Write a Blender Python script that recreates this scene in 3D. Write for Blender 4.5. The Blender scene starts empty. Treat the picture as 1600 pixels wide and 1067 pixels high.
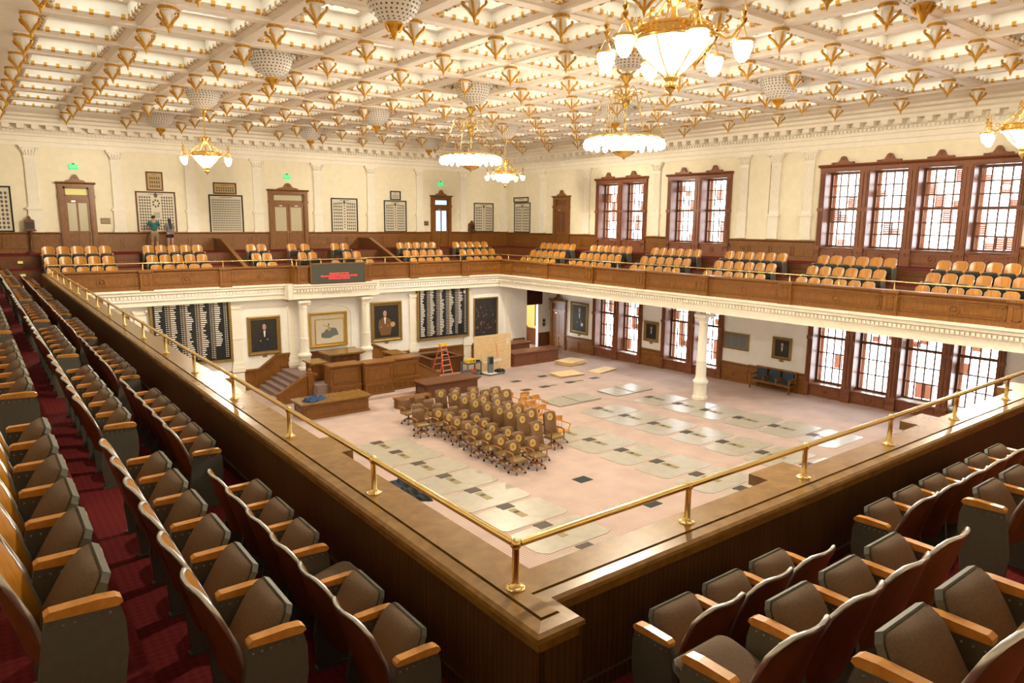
import bpy, math, random
from mathutils import Vector, Matrix
random.seed(7)
PI = math.pi
sc = bpy.context.scene
COL = sc.collection
OFF = 8.0                      # chamber floor ends up near z = 0
ORD = ['first','second','third','fourth','fifth','sixth','seventh','eighth','ninth','tenth','eleventh','twelfth','thirteenth','fourteenth','fifteenth','sixteenth']

# ------------------------------------------------------------------ camera
F_PX, YAW, PITCH, ROLL = 1101.4, math.radians(37.533), math.radians(-9.60), math.radians(.524)
FW = Vector((math.sin(YAW)*math.cos(PITCH), math.cos(YAW)*math.cos(PITCH), math.sin(PITCH)))
R0 = Vector((math.cos(YAW), -math.sin(YAW), 0)); U0 = R0.cross(FW)
RT = R0*math.cos(ROLL) + U0*math.sin(ROLL); UP = -R0*math.sin(ROLL) + U0*math.cos(ROLL)
cam = bpy.data.cameras.new('camera'); co = bpy.data.objects.new('camera', cam); COL.objects.link(co)
cam.sensor_width = 36; cam.lens = F_PX/1600*36; cam.clip_end = 300; cam.clip_start = .05
m = Matrix((RT, UP, -FW)).transposed().to_4x4(); m.translation = (0, 0, OFF); co.matrix_world = m
sc.camera = co
def seen(x, y, z, mx=120):
    p = Vector((x, y, z)); d = p.dot(FW)
    if d < .3: return False
    u = 800 + F_PX*p.dot(RT)/d; v = 533.5 - F_PX*p.dot(UP)/d
    return -mx < u < 1600+mx and -mx < v < 1067+mx

# ------------------------------------------------------------------ materials
MAT = {}
def nodes(name):
    mt = bpy.data.materials.new(name); mt.use_nodes = True
    nt = mt.node_tree; b = nt.nodes['Principled BSDF']; MAT[name] = mt
    return mt, nt, b
def plain(name, c, rough=.5, metal=0, noise=0, nscale=8, bump=0, spec=None):
    mt, nt, b = nodes(name)
    b.inputs['Base Color'].default_value = (*c, 1); b.inputs['Roughness'].default_value = rough; b.inputs['Metallic'].default_value = metal
    if spec is not None: b.inputs['Specular IOR Level'].default_value = spec
    if noise or bump:
        tc = nt.nodes.new('ShaderNodeTexCoord'); n = nt.nodes.new('ShaderNodeTexNoise'); n.inputs['Scale'].default_value = nscale; n.inputs['Detail'].default_value = 4
        nt.links.new(tc.outputs['Object'], n.inputs['Vector'])
        if noise:
            r = nt.nodes.new('ShaderNodeValToRGB')
            r.color_ramp.elements[0].position = .3; r.color_ramp.elements[1].position = .7
            r.color_ramp.elements[0].color = (*[x*(1-noise) for x in c], 1); r.color_ramp.elements[1].color = (*[min(1, x*(1+noise)) for x in c], 1)
            nt.links.new(n.outputs['Fac'], r.inputs['Fac']); nt.links.new(r.outputs['Color'], b.inputs['Base Color'])
        if bump:
            bp = nt.nodes.new('ShaderNodeBump'); bp.inputs['Strength'].default_value = bump; bp.inputs['Distance'].default_value = .010
            nt.links.new(n.outputs['Fac'], bp.inputs['Height']); nt.links.new(bp.outputs['Normal'], b.inputs['Normal'])
    return mt
def wood(name, c1, c2, rough=.35, sc_=(9, 9, 1.2), planks=0):
    mt, nt, b = nodes(name)
    tc = nt.nodes.new('ShaderNodeTexCoord'); mp = nt.nodes.new('ShaderNodeMapping'); mp.inputs['Scale'].default_value = sc_
    n = nt.nodes.new('ShaderNodeTexNoise'); n.inputs['Scale'].default_value = 3; n.inputs['Detail'].default_value = 6; n.inputs['Distortion'].default_value = .6
    r = nt.nodes.new('ShaderNodeValToRGB'); r.color_ramp.elements[0].position = .32; r.color_ramp.elements[1].position = .68
    r.color_ramp.elements[0].color = (*c1, 1); r.color_ramp.elements[1].color = (*c2, 1)
    nt.links.new(tc.outputs['Object'], mp.inputs['Vector']); nt.links.new(mp.outputs['Vector'], n.inputs['Vector']); nt.links.new(n.outputs['Fac'], r.inputs['Fac'])
    out = r.outputs['Color']
    b.inputs['Roughness'].default_value = rough
    if planks:
        w = nt.nodes.new('ShaderNodeTexWave'); w.wave_type = 'BANDS'; w.bands_direction = 'DIAGONAL'; w.inputs['Scale'].default_value = planks
        m2 = nt.nodes.new('ShaderNodeMapping'); m2.inputs['Scale'].default_value = (1, 1, 0); nt.links.new(tc.outputs['Object'], m2.inputs['Vector']); nt.links.new(m2.outputs['Vector'], w.inputs['Vector'])
        r2 = nt.nodes.new('ShaderNodeValToRGB'); r2.color_ramp.elements[0].position = .0; r2.color_ramp.elements[1].position = .12
        r2.color_ramp.elements[0].color = (.25, .25, .25, 1); r2.color_ramp.elements[1].color = (1, 1, 1, 1)
        nt.links.new(w.outputs['Fac'], r2.inputs['Fac'])
        mx = nt.nodes.new('ShaderNodeMix'); mx.data_type = 'RGBA'; mx.blend_type = 'MULTIPLY'; mx.inputs['Factor'].default_value = 1
        nt.links.new(out, mx.inputs['A']); nt.links.new(r2.outputs['Color'], mx.inputs['B']); out = mx.outputs['Result']
    nt.links.new(out, b.inputs['Base Color'])
    return mt
def glow(name, c, s):
    mt, nt, b = nodes(name)
    b.inputs['Base Color'].default_value = (*c, 1); b.inputs['Emission Color'].default_value = (*c, 1); b.inputs['Emission Strength'].default_value = s
    return mt
def carpet(name, c1, c2, scale, c3=None):
    mt, nt, b = nodes(name); b.inputs['Roughness'].default_value = .95; b.inputs['Specular IOR Level'].default_value = .15
    tc = nt.nodes.new('ShaderNodeTexCoord'); v = nt.nodes.new('ShaderNodeTexChecker'); v.inputs['Scale'].default_value = scale
    mp = nt.nodes.new('ShaderNodeMapping'); mp.inputs['Rotation'].default_value = (0, 0, PI/4)
    nt.links.new(tc.outputs['Object'], mp.inputs['Vector']); nt.links.new(mp.outputs['Vector'], v.inputs['Vector'])
    v.inputs['Color1'].default_value = (*c1, 1); v.inputs['Color2'].default_value = (*c2, 1)
    n = nt.nodes.new('ShaderNodeTexNoise'); n.inputs['Scale'].default_value = 1.3; n.inputs['Detail'].default_value = 5; nt.links.new(tc.outputs['Object'], n.inputs['Vector'])
    mx = nt.nodes.new('ShaderNodeMix'); mx.data_type = 'RGBA'; mx.blend_type = 'MULTIPLY'; mx.inputs['Factor'].default_value = .35
    nt.links.new(v.outputs['Color'], mx.inputs['A']); nt.links.new(n.outputs['Fac'], mx.inputs['B']); nt.links.new(mx.outputs['Result'], b.inputs['Base Color'])
    return mt
plain('cream_paint', (.84, .77, .59), .6, noise=.04, nscale=3)
plain('lower_paint', (.88, .87, .83), .6, noise=.03, nscale=3)
plain('plaster', (.86, .81, .70), .55, noise=.03, nscale=5)
plain('ceiling_plaster', (.90, .85, .76), .6, noise=.03, nscale=4)
plain('white_enamel', (.88, .86, .80), .4)
plain('gold_leaf', (.60, .31, .03), .4, .4, noise=.25, nscale=14)
plain('gold_trim', (.62, .32, .03), .45, .3)
plain('brass', (.83, .62, .26), .16, 1)
plain('polished_brass', (.88, .60, .20), .22, 1)
plain('frame_gold', (.30, .19, .055), .4, .45, noise=.25, nscale=20)
plain('bright_gold_frame', (.62, .38, .06), .35, .5, noise=.2, nscale=15)
wood('oak', (.155, .058, .010), (.265, .105, .019), .36)
wood('oak_dark', (.105, .036, .011), (.17, .060, .018), .35)
wood('oak_red', (.17, .055, .022), (.25, .085, .034), .4)
wood('parapet_plank', (.070, .034, .009), (.120, .060, .016), .40, (6, 6, .6), 13)
wood('ledge_wood', (.19, .092, .018), (.275, .145, .033), .24, (3, 3, 3))
wood('seat_wood', (.36, .135, .008), (.51, .215, .014), .3, (14, 4, 1.2))
wood('seat_back_red', (.145, .046, .013), (.20, .068, .019), .35, (14, 4, 1.2))
wood('arm_wood', (.48, .20, .035), (.62, .29, .06), .3, (6, 6, 6))
wood('plywood', (.72, .50, .24), (.82, .62, .34), .6, (1, 1, 3))
wood('chair_oak', (.50, .22, .045), (.62, .30, .07), .32, (8, 8, 2))
wood('chair_wood', (.30, .12, .035), (.42, .18, .055), .35, (8, 8, 2))
plain('seat_grey', (.098, .097, .078), .5, noise=.08, nscale=30)
plain('seat_fabric', (.135, .090, .058), .9, noise=.15, nscale=90, bump=.15, spec=.2)
plain('steel_trim', (.62, .62, .62), .3, .9)
plain('leather', (.18, .092, .038), .36, noise=.15, nscale=25)
plain('seat_leather', (.22, .135, .045), .34, noise=.12, nscale=25)
plain('emblem_gold', (.75, .52, .16), .4, .3)
plain('black', (.012, .012, .012), .5)
plain('dark_canvas', (.020, .015, .011), .55, noise=.4, nscale=6)
plain('board_black', (.010, .011, .011), .35)
plain('paper_white', (.78, .76, .70), .7)
plain('print_cream', (.66, .60, .47), .6)
plain('print_tan', (.50, .33, .12), .6)
plain('photo_grey', (.12, .10, .085), .7)
plain('skin', (.46, .25, .16), .55)
plain('hair', (.012, .009, .008), .5)
plain('grey_hair', (.40, .38, .36), .6)
plain('teal_shirt', (.020, .125, .115), .85)
plain('grey_shirt', (.18, .18, .18), .85)
plain('khaki', (.24, .17, .09), .85)
plain('black_cloth', (.012, .012, .016), .85)
plain('navy_cloth', (.016, .022, .045), .85, noise=.3, nscale=10)
plain('blue_cloth', (.025, .055, .15), .85, noise=.2, nscale=10)
plain('green_cloth', (.006, .010, .012), .8, noise=.3, nscale=10)
plain('maroon_curtain', (.055, .010, .010), .85)
plain('blue_leather', (.018, .042, .070), .4)
plain('ladder_orange', (.80, .12, .015), .45)
plain('yellow_plastic', (.82, .55, .02), .4)
plain('aluminium', (.66, .66, .64), .35, .9)
plain('cart_grey', (.15, .17, .18), .5)
plain('pad_grey', (.40, .36, .29), .33, noise=.10, nscale=3)
plain('hatch_brown', (.060, .042, .028), .6)
plain('strip_gold', (.26, .19, .065), .5)
plain('dark_carpet_square', (.025, .030, .030), .9)
plain('plaque_bronze', (.15, .115, .065), .4, .6)
plain('louver_red', (.40, .17, .09), .55)
plain('metal_dark', (.05, .045, .04), .4, .6)
plain('yellow_wall', (.75, .55, .18), .6)
plain('led_face', (.055, .060, .045), .5)
plain('carved_grey', (.45, .43, .38), .7)
carpet('chamber_carpet', (.68, .54, .47), (.49, .335, .295), 18)
carpet('stair_carpet', (.36, .26, .23), (.27, .18, .165), 20)
carpet('red_carpet', (.165, .015, .016), (.13, .010, .011), 26)
glow('skylight', (.93, 1, .92), 1.6)
glow('bulb', (1, .87, .64), 75)
def lit_glass(name, c, s, t):
    mt, nt, b = nodes(name); out = nt.nodes['Material Output']; e = nt.nodes.new('ShaderNodeEmission'); e.inputs['Color'].default_value = (*c, 1); e.inputs['Strength'].default_value = s
    tr = nt.nodes.new('ShaderNodeBsdfTransparent'); mx = nt.nodes.new('ShaderNodeMixShader'); mx.inputs[0].default_value = t
    nt.links.new(e.outputs[0], mx.inputs[1]); nt.links.new(tr.outputs[0], mx.inputs[2]); nt.links.new(mx.outputs[0], out.inputs['Surface'])
lit_glass('lamp_glass', (1, .90, .70), 6, .55)
lit_glass('crystal_lamp', (1, .88, .66), 9, .4)
glow('exit_green', (.02, .60, .20), .55)
glow('led_red', (1, .04, .04), .9)
glow('frosted_lit', (.50, .43, .13), .35)
glow('blue_lit', (.45, .66, 1.0), .75)
mt, nt, b = nodes('pane_glass')
out = nt.nodes['Material Output']; tr = nt.nodes.new('ShaderNodeBsdfTransparent'); gl = nt.nodes.new('ShaderNodeBsdfGlossy'); gl.inputs['Roughness'].default_value = .02
fr = nt.nodes.new('ShaderNodeFresnel'); fr.inputs['IOR'].default_value = 1.35; mxs = nt.nodes.new('ShaderNodeMixShader')
nt.links.new(fr.outputs[0], mxs.inputs[0]); nt.links.new(tr.outputs[0], mxs.inputs[1]); nt.links.new(gl.outputs[0], mxs.inputs[2]); nt.links.new(mxs.outputs[0], out.inputs['Surface'])
plain('frosted_pane', (.50, .44, .30), .25)

# ------------------------------------------------------------------ mesh builder
class MB:
    def __init__(s): s.v = []; s.f = []; s.m = []
    def add(s, vs, fs, mat=0):
        n = len(s.v); s.v += [tuple(p) for p in vs]; s.f += [tuple(i+n for i in f) for f in fs]; s.m += [mat]*len(fs); return n
    def box(s, x0, x1, y0, y1, z0, z1, mat=0):
        return s.add([(x0,y0,z0),(x1,y0,z0),(x1,y1,z0),(x0,y1,z0),(x0,y0,z1),(x1,y0,z1),(x1,y1,z1),(x0,y1,z1)],
              [(3,2,1,0),(4,5,6,7),(0,1,5,4),(1,2,6,5),(2,3,7,6),(3,0,4,7)], mat)
    def cbox(s, x, y, z, a, b, c, mat=0): return s.box(x-a/2, x+a/2, y-b/2, y+b/2, z-c/2, z+c/2, mat)
    def prism(s, poly, h0, h1, axis='x', mat=0):
        n = len(poly)
        P = {'x': lambda a, b, h: (h, a, b), 'y': lambda a, b, h: (a, h, b), 'z': lambda a, b, h: (a, b, h)}[axis]
        vs = [P(a, b, h0) for a, b in poly] + [P(a, b, h1) for a, b in poly]
        fs = [tuple(range(n))[::-1], tuple(range(n, 2*n))] + [(i, (i+1) % n, (i+1) % n+n, i+n) for i in range(n)]
        return s.add(vs, fs, mat)
    def tube(s, pts, r, n=8, mat=0, closed=False, cap=True):
        pts = [Vector(p) for p in pts]; k = len(pts); rs = r if isinstance(r, (list, tuple)) else [r]*k
        vs = []; prev = None
        for i, p in enumerate(pts):
            if closed: t = pts[(i+1) % k]-pts[i-1]
            else: t = pts[min(i+1, k-1)]-pts[max(i-1, 0)]
            if t.length < 1e-9: t = Vector((0, 0, 1))
            t.normalize()
            a = prev if prev is not None else (Vector((0, 0, 1)) if abs(t.z) < .9 else Vector((1, 0, 0)))
            a = a - t*a.dot(t)
            if a.length < 1e-6: a = Vector((1, 0, 0)) - t*t.x
            a.normalize(); b2 = t.cross(a); prev = a
            for j in range(n):
                w = 2*PI*j/n; vs.append(p + (a*math.cos(w)+b2*math.sin(w))*rs[i])
        fs = []
        for i in range(k if closed else k-1):
            i2 = (i+1) % k
            for j in range(n): fs.append((i*n+j, i*n+(j+1) % n, i2*n+(j+1) % n, i2*n+j))
        if cap and not closed: fs += [tuple(range(n))[::-1], tuple(range((k-1)*n, k*n))]
        return s.add(vs, fs, mat)
    def lathe(s, prof, c=(0,0,0), n=16, mat=0, sx=1, sy=1, ph=0):
        vs = []; fs = []; k = len(prof)
        for r, z in prof:
            for j in range(n):
                w = 2*PI*j/n+ph; vs.append((c[0]+r*sx*math.cos(w), c[1]+r*sy*math.sin(w), c[2]+z))
        for i in range(k-1):
            for j in range(n): fs.append((i*n+j, i*n+(j+1) % n, (i+1)*n+(j+1) % n, (i+1)*n+j))
        if prof[0][0] > 1e-4: fs.append(tuple(range(n)))
        if prof[-1][0] > 1e-4: fs.append(tuple(range((k-1)*n, k*n))[::-1])
        return s.add(vs, fs, mat)
    def grid(s, fn, nu, nv, mat=0, closed_u=False):
        vs = [fn(i/nu, j/nv) for i in range(nu+1) for j in range(nv+1)]
        fs = [(i*(nv+1)+j, (i+1)*(nv+1)+j, (i+1)*(nv+1)+j+1, i*(nv+1)+j+1) for i in range(nu) for j in range(nv)]
        return s.add(vs, fs, mat)
    def ball(s, c, r, n=10, mat=0, sz=1):
        k = n//2+1
        s.lathe([(max(1e-5, r*math.sin(PI*i/k)), r*sz*math.cos(PI*i/k)) for i in range(k+1)], c, n, mat)
    def xf(s, start, M):
        for i in range(start, len(s.v)): s.v[i] = tuple(M @ Vector(s.v[i]))
    def build(s, name, mats, parent=None, smooth=0, loc=None):
        me = bpy.data.meshes.new(name); me.from_pydata(s.v, [], s.f)
        mats = [mats] if isinstance(mats, str) else mats
        for q in mats: me.materials.append(MAT[q])
        if len(mats) > 1: me.polygons.foreach_set('material_index', s.m)
        if smooth:
            me.polygons.foreach_set('use_smooth', [True]*len(me.polygons)); me.set_sharp_from_angle(angle=math.radians(smooth))
        me.update()
        o = bpy.data.objects.new(name, me); COL.objects.link(o)
        if parent is not None: o.parent = parent
        else: o.location = (0, 0, OFF)
        if loc is not None: o.location = loc if parent is not None else (loc[0], loc[1], loc[2]+OFF)
        return o
def tag(o, label=None, cat=None, group=None, kind=None):
    if label: o['label'] = label
    if cat: o['category'] = cat
    if group: o['group'] = group
    if kind: o['kind'] = kind
    return o
def thing(name, label, cat, loc, rotz=0, group=None, kind=None):
    o = bpy.data.objects.new(name, None); COL.objects.link(o); o.empty_display_size = .2
    o.location = (loc[0], loc[1], loc[2]+OFF); o.rotation_euler = (0, 0, rotz)
    return tag(o, label, cat, group, kind)
def struct(o, label=None):
    o['kind'] = 'structure'
    if label: o['label'] = label
    return o
def sroot(name, loc, rotz=0, label=None):
    return struct(thing(name, label, None, loc, rotz))
def dup(root, loc, rotz, label, group=None):
    r = root.copy(); COL.objects.link(r); r.location = (loc[0], loc[1], loc[2]+OFF); r.rotation_euler = (0, 0, rotz)
    if label: r['label'] = label
    if group: r['group'] = group
    for ch in list(root.children):
        c = ch.copy(); COL.objects.link(c); c.parent = r
        for g in ch.children:
            d = g.copy(); COL.objects.link(d); d.parent = c
    return r
def lettering(name, txt, size, mat, parent, loc, rot=(PI/2, 0, 0), ext=.004, spacing=1.0, align='CENTER'):
    cu = bpy.data.curves.new(name, 'FONT'); cu.body = txt; cu.size = size; cu.extrude = ext; cu.align_x = align; cu.align_y = 'CENTER'
    cu.space_character = spacing; cu.materials.append(MAT[mat])
    tmp = bpy.data.objects.new(name, cu); COL.objects.link(tmp)
    me = bpy.data.meshes.new_from_object(tmp.evaluated_get(bpy.context.evaluated_depsgraph_get())); bpy.data.objects.remove(tmp)
    o = bpy.data.objects.new(name, me); COL.objects.link(o); o.parent = parent; o.location = loc; o.rotation_euler = rot
    return o

# ------------------------------------------------------------------ room dimensions (camera at the origin, z up)
XL, XR, YN, YF = -2.3, 30.2, -3.3, 40.0        # outer walls
PX0, PX1, PY0, PY1 = 2.66, 25.1, 3.26, 33.9    # opening between the balcony parapets
ZCEIL = 4.75
RW = -PI/2                                     # rotation of things on the window wall
def fz(y): return -7.66-.024*(y-13)            # the chamber floor falls slightly towards the rostrum
def gX(i): return 1.66+2.435*i
def gY(j): return 7.96+2.56*j

# ---- chamber floor
fb = MB(); fb.add([(XL-.3, YN-.3, fz(YN-.3)), (XR+.35, YN-.3, fz(YN-.3)), (XR+.35, YF+.3, fz(YF+.3)), (XL-.3, YF+.3, fz(YF+.3))], [(0, 1, 2, 3)])
struct(fb.build('floor', 'chamber_carpet'), 'pink patterned chamber carpet')

# ---- walls with openings
def wall_cells(b, u0, u1, z0, z1, holes, emit):
    us = sorted({u0, u1, *[h[0] for h in holes], *[h[1] for h in holes]}); zs = sorted({z0, z1, *[h[2] for h in holes], *[h[3] for h in holes]})
    for a, c in zip(us, us[1:]):
        for d, e in zip(zs, zs[1:]):
            um, zm = (a+c)/2, (d+e)/2
            if any(h[0] < um < h[1] and h[2] < zm < h[3] for h in holes): continue
            emit(b, a, c, d, e)
WIN_UP = [(29.3, 30.86), (27.32, 28.93), (23.79, 25.38), (21.82, 23.39), (15.24, 16.78), (13.3, 14.85), (11.35, 12.93), (9.43, 10.98)]
def low_sill(y): return fz(y)+.52
ZSPLIT = -3.55
holes = [(a, b_, -.97, 2.3) for a, b_ in WIN_UP]
wb = MB(); wall_cells(wb, YN, YF+.3, ZSPLIT, ZCEIL+1, holes, lambda b, a, c, d, e: b.box(XR, XR+.7, a, c, d, e)); struct(wb.build('wall_right', 'cream_paint'), 'cream upper window wall')
holes = [(a, b_, low_sill((a+b_)/2), -3.6) for a, b_ in WIN_UP]
wb = MB(); wall_cells(wb, YN, YF+.3, -8.6, ZSPLIT, holes, lambda b, a, c, d, e: b.box(XR, XR+.7, a, c, d, e)); struct(wb.build('wall_right', 'lower_paint'), 'white lower window wall')
wb = MB(); wb.box(XL, XR, YF, YF+.4, -3.2, ZCEIL+1); struct(wb.build('wall_front', 'cream_paint'), 'cream upper front wall')
wb = MB(); wb.box(XL-.4, XL, YN-.4, YF+.4, -8.6, ZCEIL+1); struct(wb.build('wall_left', 'cream_paint'))
wb = MB(); wb.box(XL, XR+.7, YN-.4, YN, -8.6, ZCEIL+1); struct(wb.build('wall_back', 'cream_paint'))
YLW = 34.3                                       # lower front wall
wb = MB(); wb.box(XL, 27.3, YLW, YLW+.35, -8.6, -3.2)
wb.box(27.3, 27.5, YLW, 35.6, -8.6, -3.2)
struct(wb.build('wall_front', 'lower_paint'), 'white lower front wall')
# recess at the right end of the front wall: cross wall with an opening into a yellow corridor
wb = MB(); wall_cells(wb, 27.5, XR, -8.6, -3.2, [(27.75, 29.25, -8.6, -4.4)], lambda b, a, c, d, e: b.box(a, c, 35.3, 35.5, d, e)); struct(wb.build('wall_front', 'lower_paint'), 'white wall with corridor opening beside the corner door')
wb = MB(); wb.box(27.0, XR, 37.6, 37.8, -8.6, -3.2); struct(wb.build('wall_front', 'yellow_wall'), 'yellow corridor wall beyond the opening')

wb = MB(); wb.box(XR-.06, XR, 35.5, 37.6, -8.4, -3.3); struct(wb.build('wall_right', 'yellow_wall'), 'yellow corridor side wall')
wb = MB(); wb.box(XR-.10, XR-.06, 35.5, 37.6, -8.4, -7.1); struct(wb.build('baseboard_right', 'oak_dark'), 'dark corridor wainscot')

# ---- ceiling: beams, coffers, gilded mouldings, laylights
SOLID = {(i, j) for i in (2, 5, 8) for j in (-1, 2, 5, 8, 11)}
ceil = MB(); glass = MB(); gild = MB(); rod = MB()
JMIN, JMAX = -3, 12
def ring(b, cx, cy, a0, b0, z0, a1, b1, z1, mat=0):
    A = [(cx-a0, cy-b0, z0), (cx+a0, cy-b0, z0), (cx+a0, cy+b0, z0), (cx-a0, cy+b0, z0)]; B = [(cx-a1, cy-b1, z1), (cx+a1, cy-b1, z1), (cx+a1, cy+b1, z1), (cx-a1, cy+b1, z1)]
    b.add(A+B, [(i, (i+1) % 4, (i+1) % 4+4, i+4) for i in range(4)], mat)
for i in range(0, 11):
    for j in range(JMIN, JMAX):
        cx, cy = (gX(i)+gX(i+1))/2, (gY(j)+gY(j+1))/2
        a, b_ = 1.2175, 1.28
        st = [(a, b_, ZCEIL), (a-.15, b_-.15, ZCEIL), (a-.16, b_-.16, ZCEIL+.04), (a-.34, b_-.34, ZCEIL+.15), (a-.42, b_-.42, ZCEIL+.16), (a-.44, b_-.44, ZCEIL+.42), (a-.56, b_-.56, ZCEIL+.44), (a-.62, b_-.62, ZCEIL+.76), (a-.66, b_-.66, ZCEIL+.80)]
        for p, q in zip(st, st[1:]): ring(ceil, cx, cy, *p, *q)
        ge = st[-1]; tgt = ceil if (i, j) in SOLID else glass
        tgt.add([(cx-ge[0], cy-ge[1], ge[2]), (cx+ge[0], cy-ge[1], ge[2]), (cx+ge[0], cy+ge[1], ge[2]), (cx-ge[0], cy+ge[1], ge[2])], [(3, 2, 1, 0)])
        ra, rb, rz, rr = a-.37, b_-.37, ZCEIL+.13, .06
        for s in (-1, 1):
            rod.tube([(cx-ra, cy+s*rb, rz), (cx+ra, cy+s*rb, rz)], rr, 6, cap=False); rod.tube([(cx+s*ra, cy-rb, rz), (cx+s*ra, cy+rb, rz)], rr, 6, cap=False)
            for k in range(5):
                t = -1+2*(k+.5)/5
                gild.tube([(cx+ra*t-.045, cy+s*rb, rz), (cx+ra*t+.045, cy+s*rb, rz)], rr+.018, 6, cap=False)
                gild.tube([(cx+s*ra, cy+rb*t-.045, rz), (cx+s*ra, cy+rb*t+.045, rz)], rr+.018, 6, cap=False)
            for s2 in (-1, 1): gild.cbox(cx+s*ra, cy+s2*rb, rz, .13, .13, .12)
# flat border round the grid
zb = ZCEIL
for x0, x1, y0, y1 in ((XL, gX(0), YN, YF), (gX(11), XR, YN, YF), (gX(0), gX(11), YN, gY(JMIN)), (gX(0), gX(11), gY(JMAX), YF)): ceil.box(x0, x1, y0, y1, zb, zb+.9)
ceil.box(XL-.4, XR+.7, YN-.4, YF+.4, ZCEIL+.95, ZCEIL+1.2)
co_ = struct(ceil.build('ceiling', 'ceiling_plaster'), 'coffered white and gold ceiling with lit glass panels')
for b_, nm, mm in ((glass, 'skylight_glass', 'skylight'), (rod, 'bead_moulding', 'white_enamel'), (gild, 'gilded_band', 'gold_trim')):
    o = b_.build(nm, mm, co_, smooth=50 if nm != 'skylight_glass' else 0, loc=(0, 0, 0)); o['kind'] = 'structure'

# ---- upper cornice with modillions and dentils
CORN = [(0, 3.25), (.06, 3.25), (.06, 3.45), (.10, 3.47), (.10, 3.68), (.15, 3.70), (.15, 3.80), (.19, 3.81), (.19, 3.95), (.30, 3.96), (.30, 4.14), (.72, 4.15), (.72, 4.27), (.82, 4.33), (.82, 4.45), (1.0, 4.50), (1.0, 4.60), (1.22, 4.68), (1.3, 4.76), (0, 4.76)]
def cornice(n, p, L, rz):
    b = MB(); b.prism([(-d, z) for d, z in CORN], 0, L, 'x')
    k = int(L/.55)
    for q in range(k):
        x = (q+.5)*L/k; b.box(x-.14, x+.14, -.68, -.28, 3.98, 4.15); b.box(x-.10, x+.10, -.60, -.28, 3.96, 3.99)
    k = int(L/.165)
    for q in range(k):
        x = (q+.5)*L/k; b.box(x-.05, x+.05, -.27, -.18, 3.83, 3.93)
    o = b.build('trim_%d' % n, 'plaster'); o.location = (p[0], p[1], OFF); o.rotation_euler = (0, 0, rz); struct(o, 'moulded plaster cornice under the ceiling')
cornice(1, (XL, YF), XR-XL, 0); cornice(2, (XR, YF), YF-YN, RW); cornice(3, (XL, YN), YF-YN, PI/2); cornice(4, (XR, YN), XR-XL, PI)

# ---- pilasters with leafy capitals
def pilaster_mesh():
    b = MB()
    b.box(-.30, .30, -.16, 0, -.66, -.50); b.box(-.26, .26, -.13, 0, -.50, .38); b.prism([(-.33, .38), (.33, .38), (.33, .44), (.29, .50), (-.29, .50), (-.33, .44)], -.18, 0, 'y')
    b.box(-.235, .235, -.10, 0, .50, 2.78)
    for k in range(6): x = -.19+.076*k; b.box(x-.018, x+.018, -.115, -.09, .62, 2.68)
    b.box(-.26, .26, -.12, 0, 2.76, 2.82)
    b.prism([(-.22, 2.82), (.22, 2.82), (.30, 3.06), (.38, 3.18), (-.38, 3.18), (-.30, 3.06)], -.14, 0, 'y'); b.box(-.40, .40, -.22, 0, 3.18, 3.26)
    for z, w, r in ((2.90, .20, .055), (3.02, .25, .06)):
        for k in range(5): b.ball((-w+2*w*k/4, -.15, z), r, 6, sz=1.5)
    for s in (-1, 1):
        b.tube([(s*(.30+.08*math.cos(t)*(1-t/9)), -.19, 3.10+.08*math.sin(t)*(1-t/9)) for t in [q*.6 for q in range(12)]], .028, 5)
    return b
pb = pilaster_mesh(); pil0 = None
def pilaster(x, y, rz):
    global pil0
    if pil0 is None:
        pil0 = pb.build('pilaster', 'plaster', smooth=35); o = pil0
    else:
        o = pil0.copy(); COL.objects.link(o)
    o.location = (x, y, OFF); o.rotation_euler = (0, 0, rz); struct(o, 'fluted cream wall pilaster with leafy capital')
for x in (-.75, 2.65, 6.13, 9.5, 12.95, 16.4, 19.76, 23.16, 26.47, 29.75): pilaster(x, YF, 0)
for y in (36.1, 31.9, 26.4, 20.9, 19.2, 17.55, 7.2, 4.0, .5): pilaster(XR, y, RW)
b = MB(); b.box(XR-.08, XR, 19.5, 20.62, -.69, 3.25); struct(b.build('trim_5', 'cream_paint'), 'shallow cream wall pier beside the pilasters')

# ---- wainscots
def panelled(b, x0, x1, z0, z1, y, dep=.03, nmax=1.1, frame=.09, mat=0):
    n = max(1, round((x1-x0)/nmax)); w = (x1-x0)/n
    for k in range(n):
        a, c = x0+k*w+frame/2, x0+(k+1)*w-frame/2
        if c-a < .1 or z1-z0 < .12: continue
        t = min(.035, (z1-z0)/6)
        b.box(a, c, y-dep, y, z0, z0+t, mat); b.box(a, c, y-dep, y, z1-t, z1, mat); b.box(a, a+t, y-dep, y, z0, z1, mat); b.box(c-t, c, y-dep, y, z0, z1, mat)
def circle_boss(b, x, y, z, r=.13, mat=0):
    n0 = b.tube([(x+r*math.cos(t), y, z+r*math.sin(t)) for t in [2*PI*k/18 for k in range(18)]], .025, 6, mat, closed=True)
    st = len(b.v); b.lathe([(.07, 0), (.05, .03), (.0001, .035)], (0, 0, 0), 12, mat); b.xf(st, Matrix.Translation((x, y, z)) @ Matrix.Rotation(PI/2, 4, 'X'))
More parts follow.
